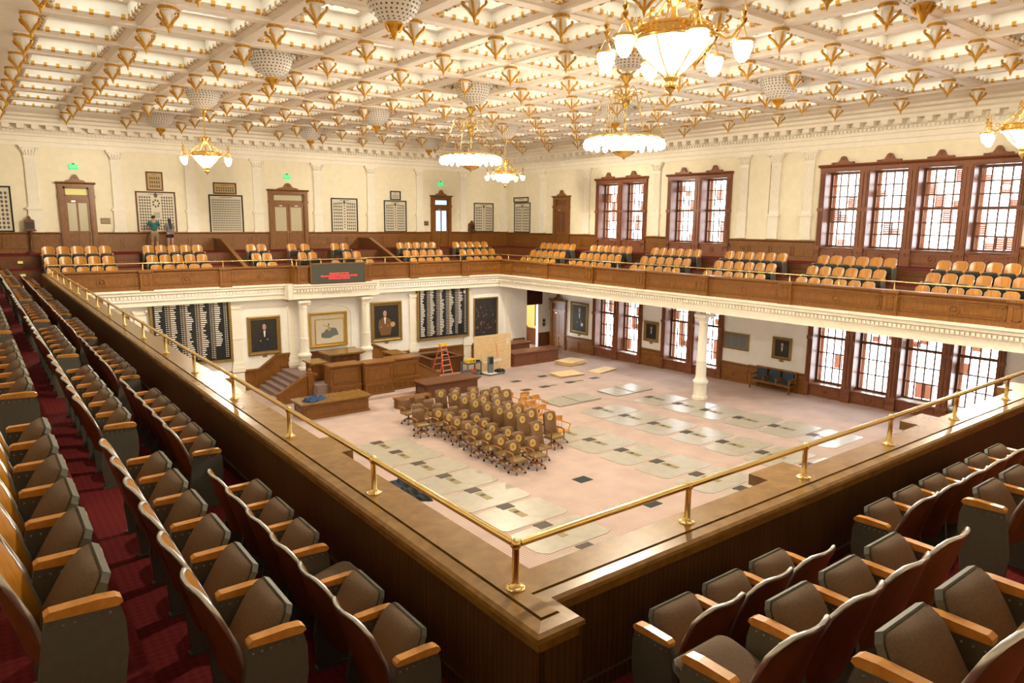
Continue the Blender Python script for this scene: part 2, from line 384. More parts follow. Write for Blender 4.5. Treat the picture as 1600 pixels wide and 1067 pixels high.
def wainscot(name, p, rz, spans, z0f, ztf, mats='oak'):
    b = MB()
    for x0, x1 in spans:
        za, zt = z0f(x0, x1), ztf(x0, x1)
        b.box(x0, x1, -.045, 0, za, zt-.06); b.box(x0, x1, -.075, 0, za, za+.16); b.prism([(-.12, zt-.05), (-.12, zt), (0, zt), (0, zt-.10), (-.07, zt-.10)], x0, x1, 'x'); b.box(x0, x1, -.06, 0, zt-.26, zt-.22)
        panelled(b, x0, x1, za+.22, zt-.31, -.045)
        n = max(1, round((x1-x0)/1.1))
    o = b.build(name, mats); o.location = (p[0], p[1], OFF); o.rotation_euler = (0, 0, rz)
    struct(o, 'panelled oak wainscot'); return o
ZW = -1.62
wainscot('baseboard_front', (0, YF), 0, [(XL, 3.58), (5.12, 13.5), (15.77, 24.0), (25.5, XR)], lambda a, c: ZW, lambda a, c: -.65)
wainscot('baseboard_right', (XR, 0), RW, [(-40, -35.0), (-33.42, -31.1), (-27.1, -25.6), (-21.55, -17.0), (-9.22, 3.3)], lambda a, c: ZW, lambda a, c: -.69)
def lowz(a, c): return fz(-(a+c)/2)-.06
wainscot('baseboard_right', (XR, 0), RW, [(-35.4, -35.05), (-33.5, -32.3), (-32.3, -31.05), (-27.15, -25.55), (-21.6, -19.98), (-19.98, -18.5), (-18.5, -16.95), (-9.22, -6.5), (-6.5, 3.3)], lowz, lambda a, c: fz(-(a+c)/2)+.98, 'oak')
b = MB()
for y in (26.35, 20.8): circle_boss(b, -y, -.05, fz(y)+.42)
for y in (26.35, 20.8): circle_boss(b, -y, -.05, -1.15)
o = b.build('trim_6', 'oak', smooth=40); o.location = (XR, 0, OFF); o.rotation_euler = (0, 0, RW); struct(o, 'carved ring bosses on the window wall wainscot')

# ---- doors
def pediment(b, x, z, w, h, y0, y1, mat=0):
    pts = [(-w, 0), (-w*.95, h*.16), (-w*.72, h*.30), (-w*.50, h*.30), (-w*.34, h*.55), (-w*.26, h*.80), (-w*.13, h*.98), (0, h), (w*.13, h*.98), (w*.26, h*.80), (w*.34, h*.55), (w*.50, h*.30), (w*.72, h*.30), (w*.95, h*.16), (w, 0)]
    b.prism([(x+a, z+c) for a, c in pts], y0, y1, 'y', mat)
    st = len(b.v); b.lathe([(h*.2, 0), (h*.15, .03), (.001, .03)], (0, 0, 0), 10, mat); b.xf(st, Matrix.Translation((x, y0, z+h*.68)) @ Matrix.Rotation(PI/2, 4, 'X'))
def door(n, p, rz, w, zb, zt, leaves, glassmat, label, transom=True, dark='oak'):
    r = sroot('door_%d' % n, (p[0], p[1], 0), rz, label); hw = w/2; cw = .24
    b = MB()
    for s in (-1, 1):
        x0, x1 = (-hw, -hw+cw) if s < 0 else (hw-cw, hw)
        b.box(x0, x1, -.13, 0, zb, zt-.2); b.box(x0+.05, x1-.05, -.16, -.12, zb+.3, zt-.3); b.box(x0-.03, x1+.03, -.17, 0, zb, zb+.28); b.box(x0-.02, x1+.02, -.17, 0, zt-.75, zt-.62)
    b.box(-hw, hw, -.14, 0, zt-.24, zt-.06); b.prism([(-.24, zt-.05), (-.20, zt), (0, zt), (0, zt-.1), (-.15, zt-.1)], -hw-.06, hw+.06, 'x'); pediment(b, 0, zt-.01, hw*.55, .36, -.14, -.02)
    iw = hw-cw; ztr = zt-.80 if transom else zt-.26
    if transom: b.box(-iw, iw, -.11, 0, ztr-.02, ztr+.12)
    b.build('casing', dark, r)
    if transom:
        t = MB(); fr_ = .08
        for a, c, d, e in ((-iw, iw, ztr+.12, ztr+.12+fr_), (-iw, iw, zt-.24-fr_, zt-.24), (-iw, -iw+fr_, ztr+.12, zt-.24), (iw-fr_, iw, ztr+.12, zt-.24)): t.box(a, c, -.07, 0, d, e)
        t = t.build('transom', dark, r); g = MB(); g.box(-iw+fr_, iw-fr_, -.035, -.015, ztr+.2, zt-.32); g.build('pane', glassmat, t)
    lw = 2*iw/leaves
    for k in range(leaves):
        a = -iw+k*lw+.008; c = a+lw-.016; l = MB(); st = .11; zm = zb+1.02; mid = (a+c)/2
        cols = [(a+st, c-st)] if leaves == 2 else [(a+st, mid-.04), (mid+.04, c-st)]
        l.box(a, c, -.02, 0, zb, ztr-.02)
        for x0, x1 in [(a, a+st), (c-st, c)]+([(mid-.04, mid+.04)] if leaves == 1 else []): l.box(x0, x1, -.065, -.02, zb, ztr-.02)
        for z0, z1 in ((zb, zb+.2), (zb+.52, zb+.62), (zm-.14, zm), (ztr-.18, ztr-.02)): l.box(a, c, -.064, -.02, z0, z1)
        lo = l.build('leaf', dark, r)
        for x0, x1 in cols: g = MB(); g.box(x0, x1, -.045, -.03, zm, ztr-.18); g.build('glass_pane', glassmat, lo)
        hd = MB(); hx = c-.06 if k == 0 else a+.06; hd.lathe([(.03, 0), (.03, .02), (.012, .03), (.012, .05), (.03, .06), (.02, .09), (.0001, .095)], (0, 0, 0), 10); hd.xf(0, Matrix.Translation((hx, -.065, zb+.95)) @ Matrix.Rotation(PI/2, 4, 'X')); hd.build('handle', 'brass', lo, smooth=40)
    cl = MB()
    for k in range(leaves): cl.cbox(-iw*.5 if (leaves == 2 and k == 0) else (iw*.5 if leaves == 2 else -iw*.3), -.09, ztr-.10, .16, .05, .05)
    cl.build('door_closer', 'steel_trim', r)
    return r
D1 = door(1, (4.36, YF), 0, 1.52, ZW, 1.70, 1, 'frosted_pane', 'oak gallery door at left of the front wall, glowing yellow transom')
door(2, (14.63, YF), 0, 2.24, ZW, 1.70, 2, 'frosted_pane', 'double oak gallery door in the middle of the front wall')
door(3, (24.75, YF), 0, 1.52, ZW, 1.68, 1, 'blue_lit', 'narrow oak gallery door with bluish panes right of centre')
door(4, (XR, 34.2), RW, 1.54, ZW, 1.68, 1, 'oak_dark', 'narrow dark oak gallery door on the window wall')
door(5, (XR, 34.3), RW, 1.52, fz(34.3)-.05, -4.9, 1, 'oak_dark', 'dark oak chamber door in the far right corner')
for c in D1.children:
    if c.name.startswith('transom'): c.children[0].data.materials[0] = MAT['frosted_lit']

# ---- windows
def window_group(n, ys, z0, z1, zmid, crown, label, zfloor, rows_up=3, seed=1):
    rnd = random.Random(seed)
    r = sroot('window_%d' % n, (XR, 0, 0), RW, label)
    xs = sorted([(-b_, -a) for a, b_ in ys]); hw = .22
    L, R = xs[0][0]-hw, xs[-1][1]+hw
    c = MB()
    edges = [L]+[(xs[k][1]+xs[k+1][0])/2 for k in range(len(xs)-1)]+[R]
    for k, e in enumerate(edges):
        a, d = (e, e+.21) if k == 0 else ((e-.21, e) if k == len(edges)-1 else (xs[k-1][1]+.01, xs[k][0]-.01))
        c.box(a, d, -.12, 0, zfloor, z1+.02); mid = (a+d)/2; c.box(a+.05, mid-.02, -.155, -.11, zfloor+.4, z1-.1); c.box(mid+.02, d-.05, -.155, -.11, zfloor+.4, z1-.1)
        c.box(a-.02, d+.02, -.17, 0, zfloor, zfloor+.3); c.box(a-.02, d+.02, -.165, 0, zmid-.10, zmid+.06); c.box(a-.02, d+.02, -.17, 0, z0-.12, z0+.06)
    if crown:
        c.box(L, R, -.13, 0, z1+.005, z1+.17); c.prism([(-.26, z1+.22), (-.22, z1+.28), (0, z1+.28), (0, z1+.15), (-.15, z1+.15)], L-.05, R+.05, 'x')
        for a, d in xs:
            pediment(c, (a+d)/2, z1+.27, .42, .34, -.16, -.04)
            for s in (-1, 1): c.cbox((a+d)/2+s*.42, -.14, z1+.31, .10, .16, .10)
    else: c.box(L, R, -.13, 0, z1+.005, z1+.09)
    c.build('casing', 'oak_red', r)
    ap = MB()
    for a, d in xs:
        ap.box(a, d, -.05, 0, zfloor, z0-.06); panelled(ap, a+.04, d-.04, zfloor+.12, z0-.14, -.05, nmax=3)
        if z0-zfloor > .45: circle_boss(ap, (a+d)/2, -.06, (zfloor+z0)/2)
    ap.build('apron_panel', 'oak_red', r)
    for a, d in xs:
        s = MB(); D = .43                                            # deep reveal, sash set back
        s.box(a, a+.03, -.10, .68, z0, z1); s.box(d-.03, d, -.10, .68, z0, z1); s.box(a+.03, d-.03, -.10, .68, z1-.03, z1); s.box(a, d, -.13, .68, z0-.03, z0+.01)
        sa = s.build('reveal', 'oak_red', r)
        q = MB(); fr_ = .075; A, B = a+.03, d-.03
        for x0, x1 in ((A, A+fr_), (B-fr_, B)): q.box(x0, x1, D, D+.06, z0, z1-.03)
        for za, zb_ in ((z0, z0+.10), (z1-.13, z1-.03), (zmid-.06, zmid+.06)): q.box(A+fr_, B-fr_, D-.01, D+.06, za, zb_)
        q.box(A+fr_, B-fr_, D-.03, D-.005, zmid+.0, zmid+.05)
        cols = 4; ww = (B-A-2*fr_)/cols; cells = []
        for (za, zb_, nr) in ((z0+.10, zmid-.06, 3), (zmid+.06, z1-.13, rows_up)):
            for k in range(1, cols): x = A+fr_+k*ww; q.box(x-.03, x+.03, D+.01, D+.045, za, zb_)
            for k in range(1, nr): z = za+k*(zb_-za)/nr; q.box(A+fr_, B-fr_, D+.011, D+.044, z-.028, z+.028)
            cells += [(A+fr_+k*ww, za+l*(zb_-za)/nr, ww, (zb_-za)/nr) for k in range(cols) for l in range(nr)]
        q.build('sash', 'oak_dark', r)
        g = MB(); g.box(A+fr_, B-fr_, D+.025, D+.03, z0+.1, z1-.13); g.build('pane', 'pane_glass', r)
        lv = MB(); pz = .62
        lv.box(A-.1, A+.16, pz-.01, pz+.03, z0, z1); lv.box(B-.05, B+.1, pz-.01, pz+.03, z0, z1)
        for (x, z, w, h) in cells:
            if rnd.random() < .21:
                nn = int(h/.075); part = rnd.choice((1, 1, 1, .6, .5)); base = rnd.choice((0, 0, 1-part))
                for t in range(nn):
                    if base <= (t+.5)/nn <= base+part:
                        zc = z+(t+.5)*h/nn; s0 = len(lv.v); lv.cbox(0, 0, 0, w, .088, .010); lv.xf(s0, Matrix.Translation((x+w/2, pz+.02, zc)) @ Matrix.Rotation(.98, 4, 'X'))
                lv.box(x-.012, x+.012, pz-.02, pz+.05, z, z+h); lv.box(x+w-.012, x+w+.012, pz-.02, pz+.05, z, z+h)
        lv.build('outer_shutter', 'louver_red', r)
    return r
ZU0, ZU1, ZUM = -.97, 2.3, .69
window_group(1, WIN_UP[0:2], ZU0, ZU1, ZUM, True, 'upper pair of tall sash windows nearest the far corner', ZW, seed=3)
window_group(2, WIN_UP[2:4], ZU0, ZU1, ZUM, True, 'upper pair of tall sash windows beside the wall pier', ZW, seed=5)
window_group(3, WIN_UP[4:8], ZU0, ZU1, ZUM, True, 'upper row of four tall sash windows', ZW, seed=8)
def lowwin(n, ys, label, seed):
    y = sum(a+b_ for a, b_ in ys)/(2*len(ys)); s = low_sill(y)
    window_group(n, ys, s, -3.62, s+2.12, False, label, fz(y)-.05, seed=seed)
lowwin(4, WIN_UP[0:2], 'lower pair of tall sash windows between two portraits', 11)
lowwin(5, WIN_UP[2:4], 'lower pair of tall sash windows behind the white column', 13)
lowwin(6, WIN_UP[4:8], 'lower row of four tall sash windows', 17)

# ---- balcony: stepped gallery floor as nested rings
LEV = [(0.0, 1.36, -3.0), (1.36, 2.14, -2.585), (2.14, 3.3, -2.17), (3.3, 9, ZW)]
def clampx(x): return min(max(x, XL), XR)
def clampy(y): return min(max(y, YN), YF)
g = MB()
def rect(d): return clampx(PX0-d), clampx(PX1+d), clampy(PY0-d), clampy(PY1+d)
prev = -3.05
for a, c, z in LEV:
    x0, x1, y0, y1 = rect(a); X0, X1, Y0, Y1 = rect(c)
    A = [(x0, y0), (x1, y0), (x1, y1), (x0, y1)]; B = [(X0, Y0), (X1, Y0), (X1, Y1), (X0, Y1)]
    g.add([(*p, z) for p in A]+[(*p, z) for p in B], [(k, k+4, (k+1) % 4+4, (k+1) % 4) for k in range(4)])
    g.add([(*p, prev) for p in A]+[(*p, z-.03) for p in A], [(k, (k+1) % 4, (k+1) % 4+4, k+4) for k in range(4)], 1); g.add([(*p, z-.03) for p in A]+[(*p, z) for p in A], [(k, (k+1) % 4, (k+1) % 4+4, k+4) for k in range(4)]); prev = z
struct(g.build('floor', ['red_carpet', 'oak_dark']), 'red carpeted stepped gallery floor')
so = MB()
x0, x1, y0, y1 = PX0-.02, PX1+.02, PY0-.02, PY1+.02
for a in ((XL, x0, YN, YF), (x1, XR, YN, YF), (x0, x1, YN, y0), (x0, x1, y1, YF)): so.box(*a, -3.55, -3.3)
struct(so.build('ceiling', 'lower_paint'), 'plain white soffit under the gallery')
BL_Y = [3.18, 7.55, 11.95, 16.4, 20.85, 25.3, 29.75]           # left blocks, first arm position
BL_W = [7.85, 12.4, 16.95, 21.45, 25.95, 30.36]                # window side blocks
st_ = MB()                                                       # half steps in the aisles
def halfsteps(side, u0, u1):
    for d0, z0, z1 in ((1.36, -3.0, -2.585), (2.14, -2.585, -2.17), (3.3, -2.17, ZW)):
        dd = (d0-.3, d0-.001); zz = (z0, (z0+z1)/2)
        if side == 'L': st_.box(PX0-dd[1], PX0-dd[0], u0, u1, *zz)
        if side == 'W': st_.box(PX1+dd[0], PX1+dd[1], u0, u1, *zz)
        if side == 'F': st_.box(u0, u1, PY1+dd[0], PY1+dd[1], *zz)
        if side == 'R': st_.box(u0, u1, PY0-dd[1], PY0-dd[0], *zz)
for y in BL_W[1:]: halfsteps('W', y-1.22, y-.05)
halfsteps('F', 5.35, 6.35); halfsteps('F', 22.4, 23.4); halfsteps('R', 4.65, 5.58)
st_.m = [0 if k % 6 == 1 else 1 for k in range(len(st_.f))]
struct(st_.build('floor', ['red_carpet', 'oak_dark']), 'red carpeted half steps in the gallery aisles')

# ---- parapets
ZL = -2.185
def parapet_face(b, L, piers, circ, z0=-3.05, z1=ZL):
    """panelled chamber side of a parapet; local x along, -y into the chamber"""
    b.box(0, L, -.0, .34, z0, z1-.05)
    b.prism([(-.07, z1-.05), (-.07, z1), (.40, z1), (.40, z1-.06), (.34, z1-.10), (0, z1-.12)], 0, L, 'x')
    b.box(0, L, -.03, 0, z0, z0+.14); b.box(0, L, -.025, 0, z1-.2, z1-.15)
    for x in piers:
        b.box(x-.24, x+.24, -.10, 0, z0-.02, z1-.08); b.box(x-.29, x+.29, -.16, .0, z1-.09, z1+.004); b.box(x-.27, x+.27, -.13, 0, z0-.03, z0+.13)
        panelled(b, x-.15, x+.15, z0+.22, z1-.2, -.10, .02, 3, .04)
    ps = [0]+list(piers)+[L]
    for a, c in zip(ps, ps[1:]):
        if c-a > 1.2: panelled(b, a+.26, c-.26, z0+.2, z1-.24, 0, .02, 6, .06); panelled(b, a+.36, c-.36, z0+.27, z1-.31, 0, .012, 6, .06)
    for x in circ: circle_boss(b, x, -.01, (z0+z1)/2-.04, .15)
b = MB(); WP = [33.0, 29.7, 26.15, 22.65, 19.1, 15.2, 11.25, 7.5, 4.3]; Lw = PY1-PY0
parapet_face(b, Lw, [PY1-y for y in WP], [PY1-y for y in (31.32, 27.9, 24.4, 20.85, 17.1, 13.2, 9.25)])
o = b.build('trim_7', 'oak', smooth=30); o.location = (PX1, PY1, OFF); o.rotation_euler = (0, 0, RW); struct(o, 'panelled oak balcony front on the window side')
b = MB()
parapet_face(b, 12.4-PX0, [x-PX0 for x in (6.0, 9.3)], [x-PX0 for x in (4.3, 7.64, 10.95)])
n0 = len(b.v); parapet_face(b, PX1-16.4, [x-16.4 for x in (19.2, 22.55)], [x-16.4 for x in (17.6, 20.85, 24.0)]); b.xf(n0, Matrix.Translation((16.4-PX0, 0, 0)))
n0 = len(b.v); parapet_face(b, 4.0, [.33, 3.67], []); b.xf(n0, Matrix.Translation((12.4-PX0, -.6, 0)))
b.box(12.38-PX0, 12.72-PX0, -.595, .2, -3.05, ZL-.05); b.box(16.08-PX0, 16.42-PX0, -.595, .2, -3.05, ZL-.05); b.box(12.34-PX0, 12.8-PX0, -.5, .3, ZL-.055, ZL-.001); b.box(16.0-PX0, 16.46-PX0, -.5, .3, ZL-.055, ZL-.001)
o = b.build('trim_8', 'oak', smooth=30); o.location = (PX0, PY1, OFF); struct(o, 'panelled oak balcony front above the rostrum')
# near parapets: dark plank side towards the seats, wide polished ledge
b = MB(); lg = MB()
b.box(PX0-.38, PX0-.04, 2.72, PY1, -3.05, ZL-.07); b.box(PX0-.34, PX1, PY0-.30, PY0-.02, -3.05, ZL-.07)
b.box(PX0-.34, PX0-.04, 2.70, 2.72, -3.05, ZL-.07)
b.box(PX0-.40, PX0-.38, 2.74, PY1, -3.0, -2.9); b.box(PX0, PX1, PY0-.32, PY0-.30, -3.0, -2.9)
# chamber side piers of the near parapets (their caps show beyond the ledge)
for y in (6.4, 10.35, 14.3, 18.2, 22.1, 26.0, 29.9): lg.box(PX0-.02, PX0+.12, y-.27, y+.27, ZL-.10, ZL-.002); b.box(PX0-.04, PX0+.08, y-.22, y+.22, -3.05, ZL-.10)
for x in (5.6, 8.5, 11.4, 14.3, 17.2, 20.1, 23.0): lg.box(x-.27, x+.27, PY0-.02, PY0+.2, ZL-.10, ZL-.002); b.box(x-.22, x+.22, PY0-.03, PY0+.14, -3.05, ZL-.10)
# upper board
lg.prism([(PX0-.30, 2.78), (PX0-.30, PY1), (PX0, PY1), (PX0, PY0), (PX1, PY0), (PX1, PY0-.24), (2.48, PY0-.24), (2.48, 2.78)], ZL-.06, ZL, 'z')
# lower moulded strip: flat inner part, then a chamfer rolling over the outer edge
def path(o): return [(PX0-.30-o, PY1), (PX0-.30-o, 2.78-o), (2.48+o*.8, 2.78-o), (2.48+o*.8, PY0-.24-o*.9), (PX1, PY0-.24-o*.9)]
prof = [(.012, -.02), (.012, -.010), (.10, -.014), (.125, -.030), (.13, -.055), (.10, -.075), (.10, -.13), (.0, -.13)]
for (o0, z0), (o1, z1) in zip(prof, prof[1:]):
    A, B = path(o0), path(o1); lg.add([(*p, ZL+z0) for p in A]+[(*p, ZL+z1) for p in B], [(k, k+1, k+6, k+5) for k in range(4)])
lg.prism([(PX0-.299, 2.785), (PX0-.299, PY1), (PX0-.02, PY1), (PX0-.02, PY0-.02), (PX1, PY0-.02), (PX1, PY0-.235), (2.475, PY0-.235), (2.475, 2.785)], ZL-.13, ZL-.061, 'z')
po = struct(b.build('trim_9', 'parapet_plank'), 'dark boarded back of the near balcony parapet')
struct(lg.build('trim_10', 'ledge_wood'), 'broad polished oak ledge on the near parapet')
# beams and entablature under the balcony
ENT = [(.02, -3.05), (-.22, -3.05), (-.22, -3.13), (-.16, -3.18), (-.16, -3.26), (-.06, -3.30), (-.06, -3.46), (-.02, -3.48), (-.02, -3.78), (.02, -3.78)]
def entab(n, p, L, rz, back=.5, label=''):
    b = MB(); b.prism([(y if y < .02 else back, z) for y, z in ENT], 0, L, 'x')
    k = int(L/.15)
    for q in range(k): x = (q+.5)*L/k; b.box(x-.045, x+.045, -.13, -.05, -3.42, -3.31)
    o = b.build('trim_%d' % n, 'plaster'); o.location = (p[0], p[1], OFF); o.rotation_euler = (0, 0, rz); struct(o, label)
entab(11, (PX1, PY1), PY1-PY0, RW, .7, 'white beam under the window side balcony')
entab(12, (PX0, PY1+.1), 12.3-PX0, 0, .3, 'white dentilled cornice left of the portico'); entab(13, (16.6, PY1+.1), XR-16.6, 0, .3, 'white dentilled cornice right of the portico')
entab(14, (12.25, 33.3), 4.4, 0, 1.0, 'white portico entablature over the rostrum'); entab(15, (PX0, PY0), PY1-PY0, PI/2, .4); entab(16, (PX1, PY0), PX1-PX0, PI, .4)
for n_, x in ((17, 12.25), (18, 16.65)):
    b = MB(); b.box(x-.0 if x > 14 else x-.2, x+.2 if x > 14 else x, 33.35, 34.2, -3.8, -3.06); struct(b.build('trim_%d' % n_, 'plaster'), 'return of the portico entablature')
lt = lettering('lettering', 'IN GOD WE TRUST', .15, 'carved_grey', [o for o in bpy.data.objects if o.name == 'trim_14'][0], (2.25, -.035, -3.56), spacing=1.25)

# ---- columns
COLP = [(.33, 0), (.33, .12), (.30, .15), (.29, .18), (.29, .62), (.31, .66), (.34, .70), (.34, .78), (.30, .82), (.26, .86), (.24, .92), (.23, 1.0), (.225, 1.6), (.23, 1.62), (.205, 1.66), (.19, 3.15), (.21, 3.17), (.21, 3.21), (.19, 3.22), (.18, 3.30), (.25, 3.40), (.26, 3.44)]
def column(x, y, z0, z1, label):
    b = MB(); k = (z1-z0)/3.55
    b.lathe([(r, z*k) for r, z in COLP], (0, 0, 0), 20)
    b.box(-.30, .30, -.30, .30, 3.44*k, 3.55*k)
    for sx in (-1, 1):
        for sy in (-1, 1):
            b.tube([(sx*(.24+.06*math.cos(t)*(1-t/9)), sy*.24, 3.37*k+.06*math.sin(t)*(1-t/9)) for t in [q*.6 for q in range(11)]], .03, 5)
    b.lathe([(.36, 0), (.36, .10)], (0, 0, 0), 8, ph=PI/8)
    o = b.build('column', 'plaster', smooth=30, loc=(x, y, z0)); struct(o, label)
column(25.75, 19.5, fz(19.5), -3.95, 'white cast column under the window side balcony')
column(12.78, 33.5, -7.3, -3.86, 'white column left of the rostrum'); column(16.12, 33.5, -7.3, -3.86, 'white column right of the rostrum')
b = MB()
b.box(-.26, .26, -.12, 0, -8.3, -6.75); b.box(-.30, .30, -.16, 0, -7.2, -6.98); b.box(-.22, .22, -.09, 0, -6.75, -4.15); b.box(-.24, .24, -.11, 0, -5.62, -5.55); b.prism([(-.22, -4.15), (.22, -4.15), (.32, -3.95), (-.32, -3.95)], -.14, 0, 'y')
for s in (-1, 1): b.ball((s*.25, -.14, -4.02), .07, 8)
lp0 = b.build('pilaster', 'plaster', smooth=30)
for k, x in enumerate((5.7, 9.78, 12.5, 16.45, 19.35, 22.95, 26.0)):
    o = lp0 if k == 0 else lp0.copy()
    if k: COL.objects.link(o)
    o.location = (x, YLW, OFF); struct(o, 'white lower wall pilaster')
# arched niche moulding behind the flag
b = MB(); b.tube([(14.5+1.15*math.cos(t), YLW-.01, -4.75+.5*math.sin(t)) for t in [PI*k/16 for k in range(17)]], .035, 6); b.box(13.31, 13.37, YLW-.04, YLW, -6.5, -4.75); b.box(15.63, 15.69, YLW-.04, YLW, -6.5, -4.75)
struct(b.build('trim_19', 'lower_paint'), 'arched plaster moulding behind the gilt framed flag')

# ---- lower front wainscot with ramped caps beside the stairs
b = MB()
def fr_wain(poly):
    b.prism(poly, YLW-.06, YLW, 'y')
def cap(x0, z0, x1, z1):
    b.prism([(x0, z0-.07), (x1, z1-.07), (x1, z1+.03), (x0, z0+.03)], YLW-.13, YLW, 'y')
fb_ = -8.3
for pts in ([(XL, -7.17), (10.72, -7.17), (11.63, -6.55), (12.3, -6.55)], [(16.75, -6.55), (16.9, -6.55), (18.15, -7.13), (27.3, -7.17)]):
    fr_wain([(pts[0][0], fb_)]+pts+[(pts[-1][0], fb_)])
    for p, q in zip(pts, pts[1:]): cap(*p, *q)
panelled(b, 5, 10.6, -8.0, -7.35, YLW-.06); panelled(b, 18.3, 27.2, -8.0, -7.35, YLW-.06); panelled(b, 11.75, 12.25, -7.2, -6.75, YLW-.06)
circle_boss(b, 11.2, YLW-.07, -7.12, .10); circle_boss(b, 17.5, YLW-.07, -7.12, .10)
struct(b.build('baseboard_front', 'oak', smooth=30), 'oak wainscot of the lower front wall with ramped caps')
b = MB(); b.box(27.5, 27.75, 35.22, 35.3, -8.4, -7.1); b.box(29.25, XR, 35.22, 35.3, -8.4, -7.15); b.box(27.4, XR, 37.5, 37.6, -8.4, -7.0); struct(b.build('baseboard_front', 'oak_dark'), 'dark wainscot around the corridor opening')

# ------------------------------------------------------------------ ceiling pendants
def make_pendant():
    t = thing('ceiling_pendant', 'x', 'ceiling ornament', (0, 0, -50))
    b = MB(); b.box(-.19, .19, -.19, .19, 0, .05); b.lathe([(.18, 0), (.17, -.09), (.12, -.11), (.125, -.15), (.135, -.19), (.115, -.27), (.07, -.36), (.02, -.41), (.0001, -.41)], (0, 0, 0), 16); b.build('cup', 'white_enamel', t, smooth=40)
    b = MB(); b.lathe([(.18, -.01), (.195, -.015), (.195, -.075), (.18, -.08)], (0, 0, 0), 16)
    for k in range(16): w = 2*PI*k/16; b.ball((.195*math.cos(w), .195*math.sin(w), -.045), .022, 5)
    b.build('gilt_band', 'gold_leaf', t, smooth=50)
    for k in range(4):
        b = MB(); w = PI/2*k+PI/4; c, s = math.cos(w), math.sin(w)
        pr = [(.035, -.44), (.075, -.385), (.125, -.32), (.18, -.265), (.235, -.225), (.27, -.18), (.262, -.145), (.235, -.15)]
        b.tube([(r*c, r*s, z) for r, z in pr], [.024, .030, .034, .033, .030, .028, .024, .018], 6); b.ball((.25*c, .25*s, -.165), .034, 6)
        b.build('scroll_leaf', 'gold_leaf', t, smooth=60)
    b = MB(); b.lathe([(.02, -.39), (.065, -.41), (.065, -.44), (.04, -.46), (.035, -.50), (.012, -.57), (.0001, -.60)], (0, 0, 0), 12); b.build('finial', 'gold_leaf', t, smooth=50)
    return t
pend0 = make_pendant(); used = False
for j in range(-1, 13):
    for i in range(0, 12):
        x, y = gX(i), gY(j)
        if not seen(x, y, 4.4, 60): continue
        lab = 'white and gold ceiling pendant, %s from window wall in %s row from front wall' % (ORD[11-i], ORD[12-j])
        if not used: pend0.location = (x, y, ZCEIL-.02+OFF); tag(pend0, lab, group='white and gold ceiling pendants'); used = True
        else: dup(pend0, (x, y, ZCEIL-.02), 0, lab, 'white and gold ceiling pendants')
# perforated ventilator bowls
def make_bowl():
    t = thing('ventilator_bowl', 'x', 'ceiling ornament', (0, 0, -50))
    pr = [(.66, .58), (.64, .10), (.61, -.05), (.555, -.22), (.46, -.38), (.33, -.50), (.19, -.565), (.12, -.58), (.0001, -.58)]
    b = MB(); b.lathe(pr, (0, 0, 0), 28)
    for k in range(len(pr)-4):
        for h in (0, .5):
            r = pr[k+1][0]*(1-h)+pr[k+2][0]*h; z = pr[k+1][1]*(1-h)+pr[k+2][1]*h
            tn = Vector((pr[k+2][0]-pr[k+1][0], 0, pr[k+2][1]-pr[k+1][1])).normalized(); nr = Vector((-tn.z, 0, tn.x))
            if nr.x < 0: nr = -nr
            if nr.z > 0 and k > 1: nr.z *= -1
            n = max(8, int(34*r/.6))
            for q in range(n):
                w = 2*PI*(q+h)/n; M = Matrix.Rotation(w, 4, 'Z'); c = Vector((r+.004, 0, z))+nr*.006; s0 = len(b.v); e = .02
                b.add([c-tn*e+Vector((0, e, 0)), c+tn*e+Vector((0, e, 0)), c+tn*e-Vector((0, e, 0)), c-tn*e-Vector((0, e, 0))], [(0, 1, 2, 3)], 1); b.xf(s0, M)
    b.build('bowl', ['white_enamel', 'photo_grey'], t, smooth=45)
    b = MB()
    for k in range(24): w = 2*PI*k/24; b.ball((.66*math.cos(w), .66*math.sin(w), .08), .05, 6)
    b.build('beaded_rim', 'white_enamel', t, smooth=50)
    b = MB(); b.lathe([(.10, -.54), (.20, -.57), (.20, -.61), (.15, -.64), (.12, -.72), (.08, -.78), (.06, -.84), (.03, -.90), (.0001, -.93)], (0, 0, 0), 12)
    for k in range(6): w = 2*PI*k/6; b.tube([(.12*math.cos(w), .12*math.sin(w), -.74), (.17*math.cos(w), .17*math.sin(w), -.66), (.22*math.cos(w), .22*math.sin(w), -.60)], [.02, .03, .015], 5)
    b.build('gilt_finial', 'gold_leaf', t, smooth=50)
    return t
bowl0 = make_bowl(); used = False; late = []
for i, wi in ((2, 'third'), (5, 'second'), (8, 'first')):
    for j, wj in ((-1, 'fifth'), (2, 'fourth'), (5, 'third'), (8, 'second'), (11, 'first')):
        x, y = gX(i+.5), gY(j+.5)
        if not seen(x, y, 4.4, 60): continue
        lab = 'perforated white ceiling bowl, %s from window wall in %s bowl row from front wall' % (wi, wj)
        if (i, j) in ((2, -1), (8, -1), (2, 8), (8, 8), (5, 2), (5, 5)): late.append((x, y, lab)); continue
        if not used: bowl0.location = (x, y, ZCEIL+.02+OFF); tag(bowl0, lab, group='perforated ceiling bowls'); used = True
        else: dup(bowl0, (x, y, ZCEIL+.02), 0, lab, 'perforated ceiling bowls')

for x, y, lab in late:                                           # a chandelier hangs here instead of the finial
    r = dup(bowl0, (x, y, ZCEIL+.02), 0, lab, 'perforated ceiling bowls')
    for c in list(r.children):
        if c.name.startswith('gilt_finial'): bpy.data.objects.remove(c)

